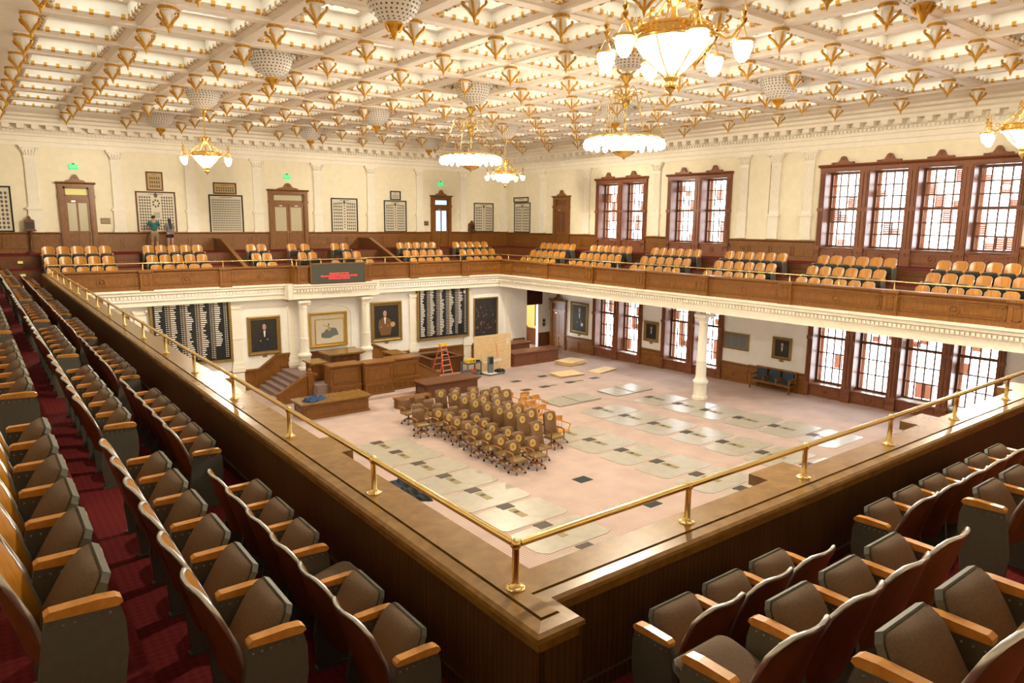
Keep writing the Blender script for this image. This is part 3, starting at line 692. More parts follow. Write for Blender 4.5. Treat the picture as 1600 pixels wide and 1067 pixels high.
# ------------------------------------------------------------------ chandeliers (z measured from the lamp level origin)
def make_chandelier_cone():
    t = thing('cone_chandelier', 'x', 'chandelier', (0, 0, -50))
    b = MB(); b.lathe([(.03, 2.2), (.03, 1.15)], (0, 0, 0), 10); b.lathe([(.03, 2.2), (.11, 2.15), (.09, 2.05), (.05, 1.98), (.03, 1.9)], (0, 0, 0), 12); b.lathe([(.035, .62), (.035, 1.0)], (0, 0, 0), 10)
    b.build('stem', 'polished_brass', t, smooth=40)
    b = MB(); b.lathe([(.03, 1.20), (.13, 1.15), (.16, 1.10), (.13, 1.02), (.10, .96), (.06, .92), (.03, .90)], (0, 0, 0), 14)
    for k in range(8): w = 2*PI*k/8; b.tube([(.12*math.cos(w), .12*math.sin(w), 1.06), (.19*math.cos(w), .19*math.sin(w), 1.12), (.17*math.cos(w), .17*math.sin(w), 1.18)], [.03, .025, .015], 5)
    b.build('hub', 'polished_brass', t, smooth=50)
    b = MB()
    b.lathe([(.50, .44), (.54, .44), (.56, .47), (.54, .49), (.54, .57), (.57, .59), (.55, .62), (.50, .62), (.50, .44)], (0, 0, 0), 36)
    for k in range(36): w = 2*PI*k/36; b.ball((.545*math.cos(w), .545*math.sin(w), .53), .022, 5)
    b.build('ring', 'polished_brass', t, smooth=40)
    b = MB(); b.lathe([(.50, .45), (.34, .24), (.20, .09), (.07, .0)], (0, 0, 0), 24); b.build('glass_cone', 'lamp_glass', t, smooth=60)
    b = MB()
    for k in range(6): w = 2*PI*k/6+.3; b.tube([(.515*math.cos(w), .515*math.sin(w), .45), (.352*math.cos(w), .352*math.sin(w), .235), (.08*math.cos(w), .08*math.sin(w), -.01)], .014, 5)
    b.lathe([(.02, .03), (.10, .02), (.11, -.02), (.07, -.07), (.09, -.12), (.07, -.17), (.03, -.20), (.02, -.24), (.0001, -.26)], (0, 0, 0), 12)
    b.build('cage', 'polished_brass', t, smooth=50)
    for k in range(6):
        w = 2*PI*k/6; c, s = math.cos(w), math.sin(w); a = MB()
        P = lambda r, z: (r*c, r*s, z)
        a.tube([P(.55, .52), P(.62, .50), P(.70, .44), P(.78, .46), P(.84, .54), P(.90, .60), P(.93, .56)], .018, 6)
        a.tube([P(.66+.07*math.cos(q)*(1-q/9), .57+.07*math.sin(q)*(1-q/9)) for q in [u*.6 for u in range(12)]], .012, 5)
        a.lathe([(.012, .60), (.05, .66), (.02, .70), (.045, .75), (.015, .80), (.01, .90), (.0001, .95)], (.92*c, .92*s, 0), 8)
        for q in range(3): v = 2*PI*q/3; a.tube([P(.92, .60), (.92*c+.13*math.cos(v), .92*s+.13*math.sin(v), .36)], .008, 5)
        w2 = w+PI/6; sr = MB(); sr.tube([(.10*math.cos(w2), .10*math.sin(w2), 1.05), (.30*math.cos(w2), .30*math.sin(w2), .84), (.54*math.cos(w2), .54*math.sin(w2), .60)], .012, 5); sr.ball((.30*math.cos(w2), .30*math.sin(w2), .84), .035, 6, sz=1.6); sr.build('stay_rod', 'polished_brass', t, smooth=50)
        a = a.build('arm', 'polished_brass', t, smooth=50)
        l = MB(); l.lathe([(.125, .36), (.128, .32), (.11, .25), (.085, .18), (.045, .13), (.0001, .12)], (.92*c, .92*s, 0), 14); l.build('crystal_shade', 'crystal_lamp', a, smooth=60)
        l = MB(); l.lathe([(.14, .36), (.155, .365), (.155, .40), (.14, .40)], (.92*c, .92*s, 0), 14); l.build('shade_rim', 'polished_brass', a, smooth=40)
    return t
def make_chandelier_ring():
    t = thing('ring_chandelier', 'x', 'chandelier', (0, 0, -50))
    b = MB(); b.lathe([(.03, 2.16), (.17, 2.12), (.20, 2.05), (.12, 1.96), (.06, 1.88), (.10, 1.80), (.03, 1.74), (.03, 1.50)], (0, 0, 0), 14)
    b.tube([(.018*math.cos(z*24), .018*math.sin(z*24), z) for z in [1.3-.03*k for k in range(26)]], .03, 8); b.lathe([(.03, .58), (.07, .54), (.03, .48), (.03, .42), (.06, .38), (.03, .34)], (0, 0, 0), 10)
    b.build('stem', 'brass', t, smooth=50)
    b = MB(); b.lathe([(.03, 1.62), (.12, 1.58), (.17, 1.48), (.15, 1.38), (.09, 1.30), (.04, 1.24)], (0, 0, 0), 14)
    for k in range(8): w = 2*PI*k/8; b.ball((.15*math.cos(w), .15*math.sin(w), 1.46), .05, 6)
    b.build('hub', 'brass', t, smooth=50)
    for k in range(6):
        w = 2*PI*k/6+.2; c, s = math.cos(w), math.sin(w); P = lambda r, z: (r*c, r*s, z)
        a = MB(); sp = [P(.36+(.22-.022*u)*math.cos(PI-u*.5), 1.48+(.22-.022*u)*math.sin(PI-u*.5)) for u in range(10)][::-1]
        a.tube(sp, .011, 5); a.tube([P(.14, 1.48), P(.22, 1.68), P(.40, 1.74), P(.58, 1.62), P(.68, 1.40), P(.74, 1.22), P(.80, 1.20), P(.79, 1.26)], .012, 5)
        a = a.build('scroll', 'brass', t, smooth=50)
        a = MB(); n = 12
        for q in range(n):
            u = q/n; r = .78+.28*u; z = 1.20-.76*u; s0 = len(a.v)
            a.tube([(.022*math.cos(v), .0, .045*math.sin(v)) for v in [2*PI*m_/8 for m_ in range(8)]], .007, 4, closed=True)
            a.xf(s0, Matrix.Translation(P(r, z)) @ Matrix.Rotation(w+(PI/2 if q % 2 else 0), 4, 'Z'))
        a.build('chain', 'brass', t, smooth=50)
    b = MB(); b.lathe([(1.04, .34), (1.10, .34), (1.13, .37), (1.11, .40), (1.11, .43), (1.06, .44), (1.04, .42), (1.04, .34)], (0, 0, 0), 48)
    for k in range(6): w = 2*PI*k/6+.2; b.tube([(.05*math.cos(w), .05*math.sin(w), .36), (1.06*math.cos(w), 1.06*math.sin(w), .39)], .012, 5)
    b.build('ring', 'brass', t, smooth=40)
    for k in range(24):
        w = 2*PI*k/24; c, s = math.cos(w), math.sin(w)
        g = MB(); g.lathe([(.03, .34), (.06, .28), (.075, .22), (.06, .15), (.03, .11), (.0001, .10)], (1.07*c, 1.07*s, 0), 8); g.build('bulb', 'bulb', t, smooth=60)
    b = MB(); b.lathe([(.95, .30), (.62, .20), (.42, .12), (.32, .06)], (0, 0, 0), 36); b.build('crystal_skirt', 'crystal_lamp', t, smooth=50)
    b = MB(); b.lathe([(.33, .07), (.35, .04), (.28, -.02), (.16, -.08), (.05, -.12), (.02, -.17), (.0001, -.18)], (0, 0, 0), 24); b.build('base_cup', 'polished_brass', t, smooth=40)
    return t
cc = make_chandelier_cone(); used = False
for x, y, lab in ((7.86, 6.72, 'large gilt cone chandelier nearest the camera, hanging at top centre'), (7.72, 29.72, 'gilt cone chandelier before the front wall, above the two visitors'), (22.3, 29.75, 'gilt cone chandelier in the far corner behind the ring chandelier'), (21.75, 6.85, 'gilt cone chandelier over the row of four windows')):
    if not used: cc.location = (x, y, 1.98+OFF); tag(cc, lab, group='gilt cone chandeliers'); used = True
    else: dup(cc, (x, y, 1.98), .26, lab, 'gilt cone chandeliers')
cr_ = make_chandelier_ring(); cr_.location = (14.95, 14.36, 1.95+OFF); tag(cr_, 'brass ring chandelier of glowing bulbs, the nearer of two', group='brass ring chandeliers')
dup(cr_, (14.95, 22.04, 1.98), .4, 'brass ring chandelier of glowing bulbs, the farther of two', 'brass ring chandeliers')

# ------------------------------------------------------------------ gallery seats
def make_seat(tip, right_arm, bh=.53, tr=.014):
    t = thing('theatre_seat', 'x', 'seat', (0, 0, -50))
    W = .232
    def sh(u, v, off):
        x = (u-.5)*2*W; z = .34+bh*v; c = min(1, v/.55)
        top = .085*max(0, (abs(u-.5)*2-.45)/.55)**2*max(0, (v-.5)/.5)
        y = -.15+.15*v+.080*(1-(2*u-1)**2)
        return (x, y+off, z-top)
    b = MB(); b.grid(lambda u, v: sh(u, v, 0), 10, 6, 0); b.grid(lambda u, v: sh(1-u, v, .022), 10, 6, 1)
    pts = [sh(0, v/6, .011) for v in range(7)]+[sh(u/10, 1, .011) for u in range(1, 10)]+[sh(1, v/6, .011) for v in range(6, -1, -1)]
    bk = b.build('backrest', ['seat_wood', 'seat_back_red'], t, smooth=60)
    b = MB(); b.tube(pts, tr, 6); b.build('edge_trim', 'steel_trim', bk, smooth=60)
    # tipped-up seat: hinge at y=-.08 z=.42
    M = Matrix.Translation((0, -.155, .35)) @ Matrix.Rotation(math.radians(-tip), 4, 'X')
    def cu(u, v):
        w = .44*(1-.10*v**3-.12*max(0, (v-.8)/.2)**2); x = (u-.5)*w; y = -.395*v+.02*max(0, (v-.85)/.15)**2; e = (1-abs(2*u-1)**3.0)**.7*(1-max(0, (v-.55)/.45)**3)*(1-max(0, (.15-v)/.15)**2); return (x, y, .022+.07*e)
    b = MB(); b.grid(cu, 14, 14, 0)
    n = 10; m8 = 8
    b.prism([(-.22, 0), (.22, 0), (.214, -.24), (.195, -.34), (.165, -.372), (-.165, -.372), (-.195, -.34), (-.214, -.24)], .008, .024, 'z'); b.xf(0, M); b.build('seat_cushion', 'seat_fabric', t, smooth=50)
    b = MB(); b.prism([(-.224, .01), (.224, .01), (.22, -.25), (.202, -.35), (.172, -.386), (-.172, -.386), (-.202, -.35), (-.22, -.25)], -.022, .012, 'z'); b.prism([(-.19, .0), (.19, .0), (.18, -.28), (.14, -.345), (-.14, -.345), (-.18, -.28)], -.04, -.02, 'z'); b.xf(0, M); b.build('seat_pan', 'seat_grey', t)
    def arm(x, nm='armrest'):
        b = MB(); pr = [(-.39, .588), (-.385, .606), (-.365, .620), (-.30, .627), (-.13, .625), (-.11, .612), (-.11, .590), (-.37, .576)]
        b.prism(pr, x-.028, x+.028, 'x'); b.build(nm, 'arm_wood', t)
        b = MB(); b.prism([(-.375, .58), (-.395, .50), (-.395, .36), (-.34, .0), (-.08, .0), (-.06, .25), (-.09, .46), (-.11, .588)], x-.022, x+.022, 'x', 0)
        b.box(x-.028, x+.028, -.35, -.06, 0, .02)
        for q in range(6):
            for s in (-1, 1): b.cbox(x+s*.023, -.34+.042*q, .555, .004, .008, .008, 1)
        b.build('side_panel', ['seat_grey', 'steel_trim'], t)
    arm(-.2625)
    if right_arm: arm(.2625)
    return t
SEAT = {('up', 0): make_seat(60, False), ('up', 1): make_seat(60, True), ('down', 0): make_seat(16, False), ('down', 1): make_seat(16, True), ('far', 0): make_seat(46, False, .60, .008), ('far', 1): make_seat(46, True, .60, .008)}
seat_used = set(); seat_count = 0
def place_seat(x, y, z, rz, label, last, group, kind='up', force=False):
    global seat_count
    if not force and not seen(x, y, z+.6, 70): return
    k = (kind, 1 if last else 0); p = SEAT[k]; seat_count += 1
    if k not in seat_used:
        seat_used.add(k); p.location = (x, y, z+OFF); p.rotation_euler = (0, 0, rz); tag(p, label, group=group)
    else: dup(p, (x, y, z), rz, label, group)
ROWN = ['front', 'middle', 'rear']; RZ = [-3.0, -2.585, -2.17]; P_ = .525
# left gallery, facing +X: local +x runs along +Y
for bi, y0 in enumerate(BL_Y):
    n = 6
    for k in range(3):
        for s in range(n):
            kind = 'down' if (bi == 0 and k == 0 and s == 2) else 'up'
            lab = 'wood-backed seat, %s from near end, %s row, %s left-side block from near corner' % (ORD[s], ROWN[k], ORD[bi])
            place_seat(PX0-1.12-.775*k, y0+.2625+P_*s, RZ[k], PI/2, lab, s == n-1, 'left gallery seats', kind)
# near right gallery, facing +Y: local +x runs along -X
for bi, (starts, ns) in enumerate((((3.02, 2.49, 2.47), (3, 4, 4)), ((5.68, 5.66, 5.64), (6, 6, 6)), ((10.0, 10.0, 10.0), (6, 6, 6)))):
    for k in range(3):
        for s in range(ns[k]):
            kind = 'down' if (bi == 0 and k == 1 and s == 0) else 'up'
            lab = 'taupe-cushioned seat, %s from near corner, %s row, %s block behind the right railing' % (ORD[s], ROWN[k], ORD[bi])
            place_seat(starts[k]+.2575+.515*s, PY0-.99-.775*k, RZ[k], PI, lab, s == 0, 'near right gallery seats', kind)
# window gallery, facing -X: local +x runs along -Y
for bi, y0 in enumerate(BL_W):
    for k in range(3):
        for s in range(6):
            lab = 'orange wood seat, %s from near end, %s row, %s window-side block from far corner' % (ORD[s], ROWN[k], ORD[5-bi])
            place_seat(PX1+1.27+.78*k, y0+.2675+.535*s, RZ[k], RW, lab, s == 0, 'window side gallery seats', 'far')
# front gallery, facing -Y: local +x runs along +X
FB = [(2.49, 5, 'below the left door'), (6.43, 5, 'below the two visitors'), (11.15, 2, 'beside the left stair wall'), (19.68, 5, 'beside the right stair wall'), (23.5, 5, 'below the narrow right door')]
for x0, n, wh in FB:
    for k in range(3):
        for s in range(n):
            lab = 'orange wood seat, %s from left, %s row, block %s' % (ORD[s], ROWN[k], wh)
            place_seat(x0+.27+.54*s, PY1+1.27+.78*k, RZ[k], 0, lab, s == n-1, 'front gallery seats', 'far')
for x, y, z, lab in ((13.5, 36.65, RZ[2], 'single orange seat below the double door, the left of two'), (14.22, 36.65, RZ[2], 'single orange seat below the double door, the right of two'),
        (15.9, 36.65, RZ[2], 'orange seat right of double door, rear row, left one'), (16.45, 36.65, RZ[2], 'orange seat right of double door, rear row, right one'),
        (13.75, 35.85, RZ[1], 'orange seat behind the black case in the balcony bay'), (14.3, 35.85, RZ[1], 'orange seat right behind the black case in the balcony bay'),
        (16.25, 35.85, RZ[1], 'orange seat right of the bay, middle row, left one'), (16.8, 35.85, RZ[1], 'orange seat right of the bay, middle row, right one'),
        (15.25, 35.05, RZ[0], 'orange seat behind the red-lettered sign at its right half'), (16.6, 35.05, RZ[0], 'orange seat front row beside the right end of the sign'), (17.2, 35.05, RZ[0], 'orange seat front row just right of the balcony bay')):
    place_seat(x, y, z, 0, lab, True, 'front gallery bay seats', 'far')
b = MB(); b.box(-.3, .3, -.2, .2, 0, .62); b.box(-.28, .28, -.21, -.2, .05, .57, 1); 
t = thing('equipment_case', 'black equipment case standing in the balcony bay behind the red-lettered sign', 'case', (14.1, 34.35, -3.0)); b.build('body', ['black', 'metal_dark'], t)
h = MB(); h.tube([(-.1, 0, .62), (-.1, 0, .67), (.1, 0, .67), (.1, 0, .62)], .012, 6); h.build('handle', 'metal_dark', t); l = MB(); l.box(-.31, .31, -.21, .21, .575, .60); l.build('lid_band', 'metal_dark', t)
# stair side walls in the front gallery
for x, lab in ((10.55, 'dark oak stair side wall left of the double door, sloping to the balcony'), (18.95, 'dark oak stair side wall right of the balcony bay, sloping to the balcony')):
    t = thing('stair_wall', lab, 'partition', (x, YF, 0), 0, 'stair side walls in the front gallery')
    b = MB(); pl = [(-.06, ZW), (-.06, -1.04), (-1.5, -1.04), (-5.3, -2.30), (-5.3, -3.0), (-4.76, -3.0), (-4.76, -2.59), (-3.98, -2.59), (-3.98, -2.17), (-2.82, -2.17), (-2.82, ZW)]
    b.prism(pl, -.06, .06, 'x'); b.build('panel', 'oak_dark', t)
    b = MB(); b.prism([(-.06, -1.04), (-1.5, -1.04), (-5.3, -2.30), (-5.3, -2.24), (-1.52, -.98), (-.06, -.98)], -.10, .10, 'x'); b.build('cap_rail', 'oak', t)

# ------------------------------------------------------------------ brass railings
def railing(name, label, pts, posts, zr=-1.9, zb=ZL):
    t = thing('brass_railing', label, 'railing', (0, 0, 0), 0, 'brass railings on the balcony ledge')
    b = MB(); b.tube([(x, y, zr) for x, y in pts], .024, 10); b.build('rail', 'brass', t, smooth=50)
    for x, y in posts:
        b = MB(); b.lathe([(.060, 0), (.060, .008), (.042, .014), (.030, .03), (.023, .04), (.022, zr-zb-.03)], (x, y, zb), 12); b.ball((x, y, zr), .036, 10); b.build('post', 'brass', t, smooth=50)
    return t
railing('l', 'brass railing on the left ledge running to the front wall', [(2.44, 3.12), (2.44, 33.95)], [(2.44, y) for y in (3.12, 5.0, 6.9, 8.8, 10.7, 12.55, 14.4, 16.4, 18.3, 20.2, 22.1, 24.0, 25.9, 27.8, 29.7, 31.6, 33.5)])
railing('r', 'brass railing on the right ledge nearest the camera', [(2.47, 3.12), (25.3, 3.12)], [(4.05+1.585*k, 3.12) for k in range(14)])
railing('w', 'thin brass railing above the window side balcony front', [(25.27, 34.05), (25.27, 3.2)], [(25.27, y) for y in (33.3, 31.5, 29.7, 27.93, 26.2, 24.44, 22.66, 20.9, 19.12, 17.15, 15.2, 13.23, 11.26, 9.28, 7.3, 5.3)])
railing('f', 'thin brass railing above the front balcony, round the bay', [(2.5, 34.08), (12.55, 34.08), (12.55, 33.5), (16.25, 33.5), (16.25, 34.08), (25.2, 34.08)], [(x, 34.08) for x in (4.24, 5.95, 7.6, 9.3, 11.0, 17.6, 19.2, 20.8, 22.4, 24.0)]+[(12.55, 33.5), (16.25, 33.5), (13.8, 33.5), (15.0, 33.5), (12.55, 34.08), (16.25, 34.08)])

# ------------------------------------------------------------------ illuminated sign, exit signs, plaques
t = thing('led_sign', 'dark message sign with three lines of red lettering on balcony front', 'sign', (14.53, 33.16, -2.57))
b = MB(); b.box(-1.40, 1.40, -.06, .06, -.46, .46); b.build('panel', 'led_face', t)
b = MB(); b.box(-1.45, 1.45, -.08, .08, .46, .51); b.box(-1.45, 1.45, -.08, .08, -.51, -.46); b.box(-1.45, -1.40, -.08, .08, -.46, .46); b.box(1.40, 1.45, -.08, .08, -.46, .46); b.build('frame', 'oak', t)
for k, s in enumerate(('WELCOME TO THE', 'TEXAS HOUSE OF REPRESENTATIVES', 'SPEAKER JOE STRAUS')):
    lettering('lettering', s, .118, 'led_red', t, (.02, -.064, -.02-.115*k), spacing=1.0)
for x, y, rz, lab in ((4.35, YF, 0, 'green exit sign above the left front gallery door'), (14.63, YF, 0, 'green exit sign above the double gallery door'), (24.75, YF, 0, 'green exit sign above the narrow right gallery door')):
    t = thing('exit_sign', lab, 'sign', (x, y-.03, 2.40), rz, 'green exit signs')
    b = MB(); b.box(-.18, .18, -.06, .03, -.12, .12); b.build('housing', 'exit_green', t); lettering('lettering', 'EXIT', .17, 'paper_white', t, (0, -.066, 0))
    b = MB(); b.box(-.05, .05, -.04, .02, .12, .17); b.build('bracket', 'metal_dark', t)
for x, lab in ((5.5, 'small bronze plaque right of the left gallery door'), (23.6, 'small bronze plaque left of the narrow right gallery door')):
    o = MB(); o.box(-.21, .21, -.03, 0, -.14, .14); o.box(-.19, .19, -.036, -.03, -.12, .12, 1)
    for k in range(4): o.box(-.15, .15-.05*(k % 2), -.04, -.035, .07-.045*k, .085-.045*k, 2)
    o = o.build('wall_plaque', ['metal_dark', 'plaque_bronze', 'strip_gold'], loc=(x, YF, -.12)); tag(o, lab, 'plaque', 'small bronze plaques on the front wall')
for k, (y, z) in enumerate(((PY1+1.34, -2.79), (PY1+2.12, -2.38), (PY1+3.28, -1.9))):
    b = MB(); b.box(-.11, .11, -.03, .015, -.07, .07); b.box(-.09, .09, -.035, -.03, -.05, .05, 1)
    o = b.build('step_light', ['brass', 'frosted_lit'], loc=(1.75, y, z)); tag(o, 'small yellow step light in the far left gallery corner, %s riser up' % ORD[k], 'step light', 'gallery step lights')
# display lectern cases on stands against the front wall
for x, lab in ((2.37, 'dark carved display case on a stand at the far left wall'), (27.05, 'dark carved display case on a stand near the far right corner')):
    t = thing('display_case', lab, 'display case', (x, YF-.22, ZW), 0, 'carved display cases')
    b = MB(); b.box(-.20, .20, -.12, .10, 1.08, 1.48); b.box(-.24, .24, -.15, .12, 1.02, 1.08); pediment(b, 0, 1.48, .20, .22, -.10, .06); b.build('case', 'oak_dark', t)
    b = MB(); b.box(-.15, .15, -.13, -.12, 1.13, 1.43); b.build('front_panel', 'metal_dark', t)
    b = MB(); b.lathe([(.22, 0), (.22, .04), (.10, .10), (.05, .16), (.05, .95), (.10, 1.02)], (0, 0, 0), 10); b.build('stand', 'oak_dark', t, smooth=40)

# ------------------------------------------------------------------ framed composites
def oval(b, x, y, z, a, c, mat, n=10): b.add([(x+a*math.cos(2*PI*k/n), y, z+c*math.sin(2*PI*k/n)) for k in range(n)], [tuple(range(n))], mat)
def frame_parts(t, w, h, fw, fmat, dep=.05):
    b = MB()
    pr = [(0, 0), (0, -dep), (fw*.35, -dep-.02), (fw*.65, -dep*.6), (fw, -dep*.55), (fw, 0)]
    for A, B in (((-w/2, -h/2), (w/2, -h/2)), ((w/2, -h/2), (w/2, h/2)), ((w/2, h/2), (-w/2, h/2)), ((-w/2, h/2), (-w/2, -h/2))):
        A = Vector((A[0], 0, A[1])); B = Vector((B[0], 0, B[1])); d = (B-A).normalized(); inn = Vector((-d.z, 0, d.x))
        vs = [A+inn*q+d*q+Vector((0, y, 0)) for q, y in pr]+[B+inn*q-d*q+Vector((0, y, 0)) for q, y in pr]; n = len(pr)
        b.add(vs, [(i, i+1, i+1+n, i+n) for i in range(n-1)])
    b.build('frame', fmat, t)
def composite(x, y, z0, z1, w, rz, lab, rows, cols, tan=False, style=0):
    h = z1-z0; t = thing('composite_photograph', lab, 'framed photograph', (x, y, (z0+z1)/2), rz, 'framed composite photographs')
    frame_parts(t, w, h, .07, 'oak_dark' if tan or w > 1.8 else 'black', .05)
    b = MB(); b.box(-w/2+.05, w/2-.05, -.02, 0, -h/2+.05, h/2-.05); iw, ih = w-.26, h-.34
    b.box(-iw*.22, iw*.22, -.022, -.02, h/2-.15, h/2-.125, 1)
    for r in range(rows):
        for c in range(cols):
            u = (c+.5)/cols-.5; zc = ih/2-.05-(r+.5)*ih/rows
            if style == 1 and abs(u) < .13 and r < rows*.62: continue
            if style == 2 and abs(u) < .10: continue
            if style == 2 and r == 0: zc -= .06*(abs(u)*2-.4)
            oval(b, u*iw, -.0215, zc, iw/cols*.36, ih/rows*.38, 1, 8)
    if style == 1:
        oval(b, 0, -.0215, ih/2-.02, .09, .12, 1)
        for q in range(7): oval(b, .14*math.cos(q*.9), -.0215, ih/2-.42+.16*math.sin(q*.9), .045, .06, 1, 8)
        for q in range(6): b.box(-.15, .15, -.022, -.02, -.03-.05*q, -.01-.05*q, 1)
    if style == 2: oval(b, 0, -.0215, ih/2-.08, .08, .11, 1)
    if style == 2:
        for q in range(rows): b.box(-.05, .05, -.022, -.02, ih/2-.3-q*ih/rows*.85, ih/2-.24-q*ih/rows*.85, 1)
    b.build('print', ['print_tan' if tan else 'print_cream', 'photo_grey'], t)
    return t
composite(.95, YF, -.65, 1.42, 1.7, 0, 'framed composite photograph cut by the left edge of view', 9, 9)
composite(7.82, YF, -.70, 1.37, 1.85, 0, 'large framed composite photograph the two visitors look at', 12, 14, style=1)
composite(7.82, YF, 1.41, 2.35, .77, 0, 'small tan framed composite above the visitors', 3, 5, tan=True)
composite(11.25, YF, -.72, 1.31, 1.76, 0, 'large framed composite of small ovals right of the visitors', 14, 18)
composite(11.23, YF, 1.35, 1.95, 1.2, 0, 'wide tan framed composite above the second large frame', 2, 8, tan=True)
composite(18.04, YF, -.69, 1.32, 1.68, 0, 'black framed composite right of the double door, with no small frame above', 9, 12, style=2)
composite(21.43, YF, -.67, 1.27, 1.56, 0, 'black framed composite between stair wall and narrow door', 10, 12, style=2)
composite(21.46, YF, 1.30, 1.85, .72, 0, 'small black framed composite with three rows, hung above another', 3, 6)
composite(28.18, YF, -.66, 1.27, 1.62, 0, 'black framed composite at the right end of the front wall', 9, 10, style=2)
composite(XR, 38.28, -.68, 1.32, 1.75, RW, 'black framed composite on the window wall in the far corner', 9, 9, style=2)
composite(XR, 38.42, 1.34, 1.68, 1.6, RW, 'long low black frame above the corner composite', 1, 12)

# ------------------------------------------------------------------ vote boards
for x0, lab, fm in ((6.08, 'tall black vote board of white name strips, left of the portrait and partly behind railing', 'frame_gold'), (19.55, 'tall black vote board of white name strips, above the orange ladder', 'frame_gold')):
    t = thing('vote_board', lab, 'board', (x0+1.73, YLW-.12, -4.98), 0, 'vote boards on the front wall'); w, h = 3.46, 3.28
    b = MB(); b.box(-w/2+.1, w/2-.1, -.04, .1, -h/2+.1, h/2-.1); iw, ih = w-.32, h-.32; rnd = random.Random(5 if x0 < 10 else 6)
    for c in range(5):
        a = -iw/2+c*iw/5; cw = iw/5
        if c: b.box(a-.018, a+.018, -.05, -.04, -ih/2, ih/2, 2)
        for r in range(31):
            z = ih/2-.05-r*(ih-.06)/31
            if not (c == 4 and r > 24):
                L = .15+.13*rnd.random()+.06*math.sin(r*.5+c)
                b.box(a+.05, a+.05+L, -.046, -.04, z-.036, z+.012, 1)
            b.box(a+cw-.16, a+cw-.11, -.046, -.04, z-.025, z+.005, 1); b.box(a+cw-.07, a+cw-.03, -.046, -.04, z-.03, z+.01, 1)
    b.build('panel', ['board_black', 'paper_white', 'frame_gold'], t)
    b = MB()
    for q in ((-w/2, w/2, h/2-.11, h/2), (-w/2, w/2, -h/2, -h/2+.11), (-w/2, -w/2+.11, -h/2+.11, h/2-.11), (w/2-.11, w/2, -h/2+.11, h/2-.11)): b.box(q[0], q[1], -.09, .1, q[2], q[3])
    b.build('frame', fm, t)
    b = MB(); b.box(-.28, .28, -.1, .05, h/2, h/2+.09); b.build('header_plate', 'maroon_curtain', t)
    b = MB(); b.box(-w/2+.3, -w/2+.4, .1, .12, -h/2+.3, h/2-.3); b.box(w/2-.4, w/2-.3, .1, .12, -h/2+.3, h/2-.3); b.build('wall_bracket', 'metal_dark', t)

# ------------------------------------------------------------------ paintings
def painting(x, y, z0, z1, w, rz, lab, kind, fw=.17, fmat='frame_gold', plate=True):
    h = z1-z0; t = thing('framed_painting', lab, 'painting', (x, y, (z0+z1)/2), rz, 'framed oil paintings')
    frame_parts(t, w, h, fw, fmat, .09)
    b = MB(); b.box(-w/2+fw*.8, w/2-fw*.8, -.03, 0, -h/2+fw*.8, h/2-fw*.8); W, Hh = w-2*fw, h-2*fw; y1 = -.031
    def poly(pts, m, yy): b.add([(px_*W, yy, pz_*Hh) for px_, pz_ in pts], [tuple(range(len(pts)))], m)
    if kind in ('seated', 'standing', 'bust', 'coat'):
        hx, hz = (.02, .26) if kind == 'seated' else ((-.06, .24) if kind == 'coat' else (.0, .20 if kind == 'bust' else .30))
        s = 1.7 if kind == 'bust' else 1.4
        coat = 9 if kind == 'coat' else 1
        poly([(hx-.04*s, hz-.07*s), (hx-.17*s, hz-.14*s), (hx-.20*s, -.14), (hx-.13*s, -.42), (hx+.15*s, -.42), (hx+.21*s, -.12), (hx+.17*s, hz-.14*s), (hx+.04*s, hz-.07*s)], coat, y1)
        poly([(hx-.03*s, hz-.08*s), (hx+.03*s, hz-.08*s), (hx+.012*s, hz-.22*s), (hx-.012*s, hz-.22*s)], 3, y1-.0006)
        oval(b, hx*W, y1-.001, hz*Hh, .052*s*W, .066*s*Hh, 2, 14)
        b.add([(hx*W+.053*s*W*math.cos(a), y1-.0013, hz*Hh+.07*s*Hh*math.sin(a)) for a in [PI*k/8 for k in range(9)]]+[(hx*W-.03*s*W, y1-.0013, (hz+.04*s)*Hh), (hx*W+.03*s*W, y1-.0013, (hz+.04*s)*Hh)], [tuple(range(11))], 5)
        if kind != 'bust':
            oval(b, (hx-.16)*W, y1-.001, -.16*Hh, .028*W, .03*Hh, 2, 8); oval(b, (hx+.11)*W, y1-.001, -.13*Hh, .03*W, .026*Hh, 2, 8)
        if kind == 'coat': oval(b, .26*W, y1-.001, -.10*Hh, .10*W, .08*Hh, 6, 12)
        if kind == 'seated': poly([(-.2, -.2), (-.16, -.42), (-.05, -.42), (-.02, -.25)], 7, y1-.0004); poly([(.06, -.25), (.08, -.42), (.2, -.42), (.2, -.2)], 7, y1-.0004)
        if kind == 'standing': poly([(.1, -.2), (.25, -.16), (.28, -.27), (.14, -.30)], 3, y1-.0008)
    elif kind == 'battle':
        rnd = random.Random(4)
        for k in range(60): oval(b, (rnd.random()-.5)*.9*W, y1-.0003*rnd.random(), (rnd.random()*.75-.45)*Hh, .03*W, .035*Hh, rnd.choice((9, 9, 1, 8, 8)), 7)
    b.build('canvas', ['dark_canvas', 'black', 'skin', 'paper_white', 'chair_wood', 'grey_hair', 'print_tan', 'navy_cloth', 'hatch_brown', 'leather'], t)
    if plate: p = MB(); p.box(-.11, .11, -.02, 0, -h/2-.13, -h/2-.03); p.build('name_plate', 'strip_gold', t)
painting(11.08, YLW, -6.50, -4.60, 1.6, 0, 'gold framed portrait of a seated bald man in a dark suit', 'seated')
painting(17.71, YLW, -6.47, -4.29, 1.86, 0, 'gold framed portrait of a man in brown coat right of the rostrum', 'coat', .2)
painting(24.32, YLW, -6.84, -4.44, 1.76, 0, 'dark brown battle painting in thin gold frame behind the plywood', 'battle', .08, plate=False)
painting(XR, 32.33, -6.92, -4.92, 1.6, RW, 'tall gold framed portrait beside the corner door', 'standing', .17)
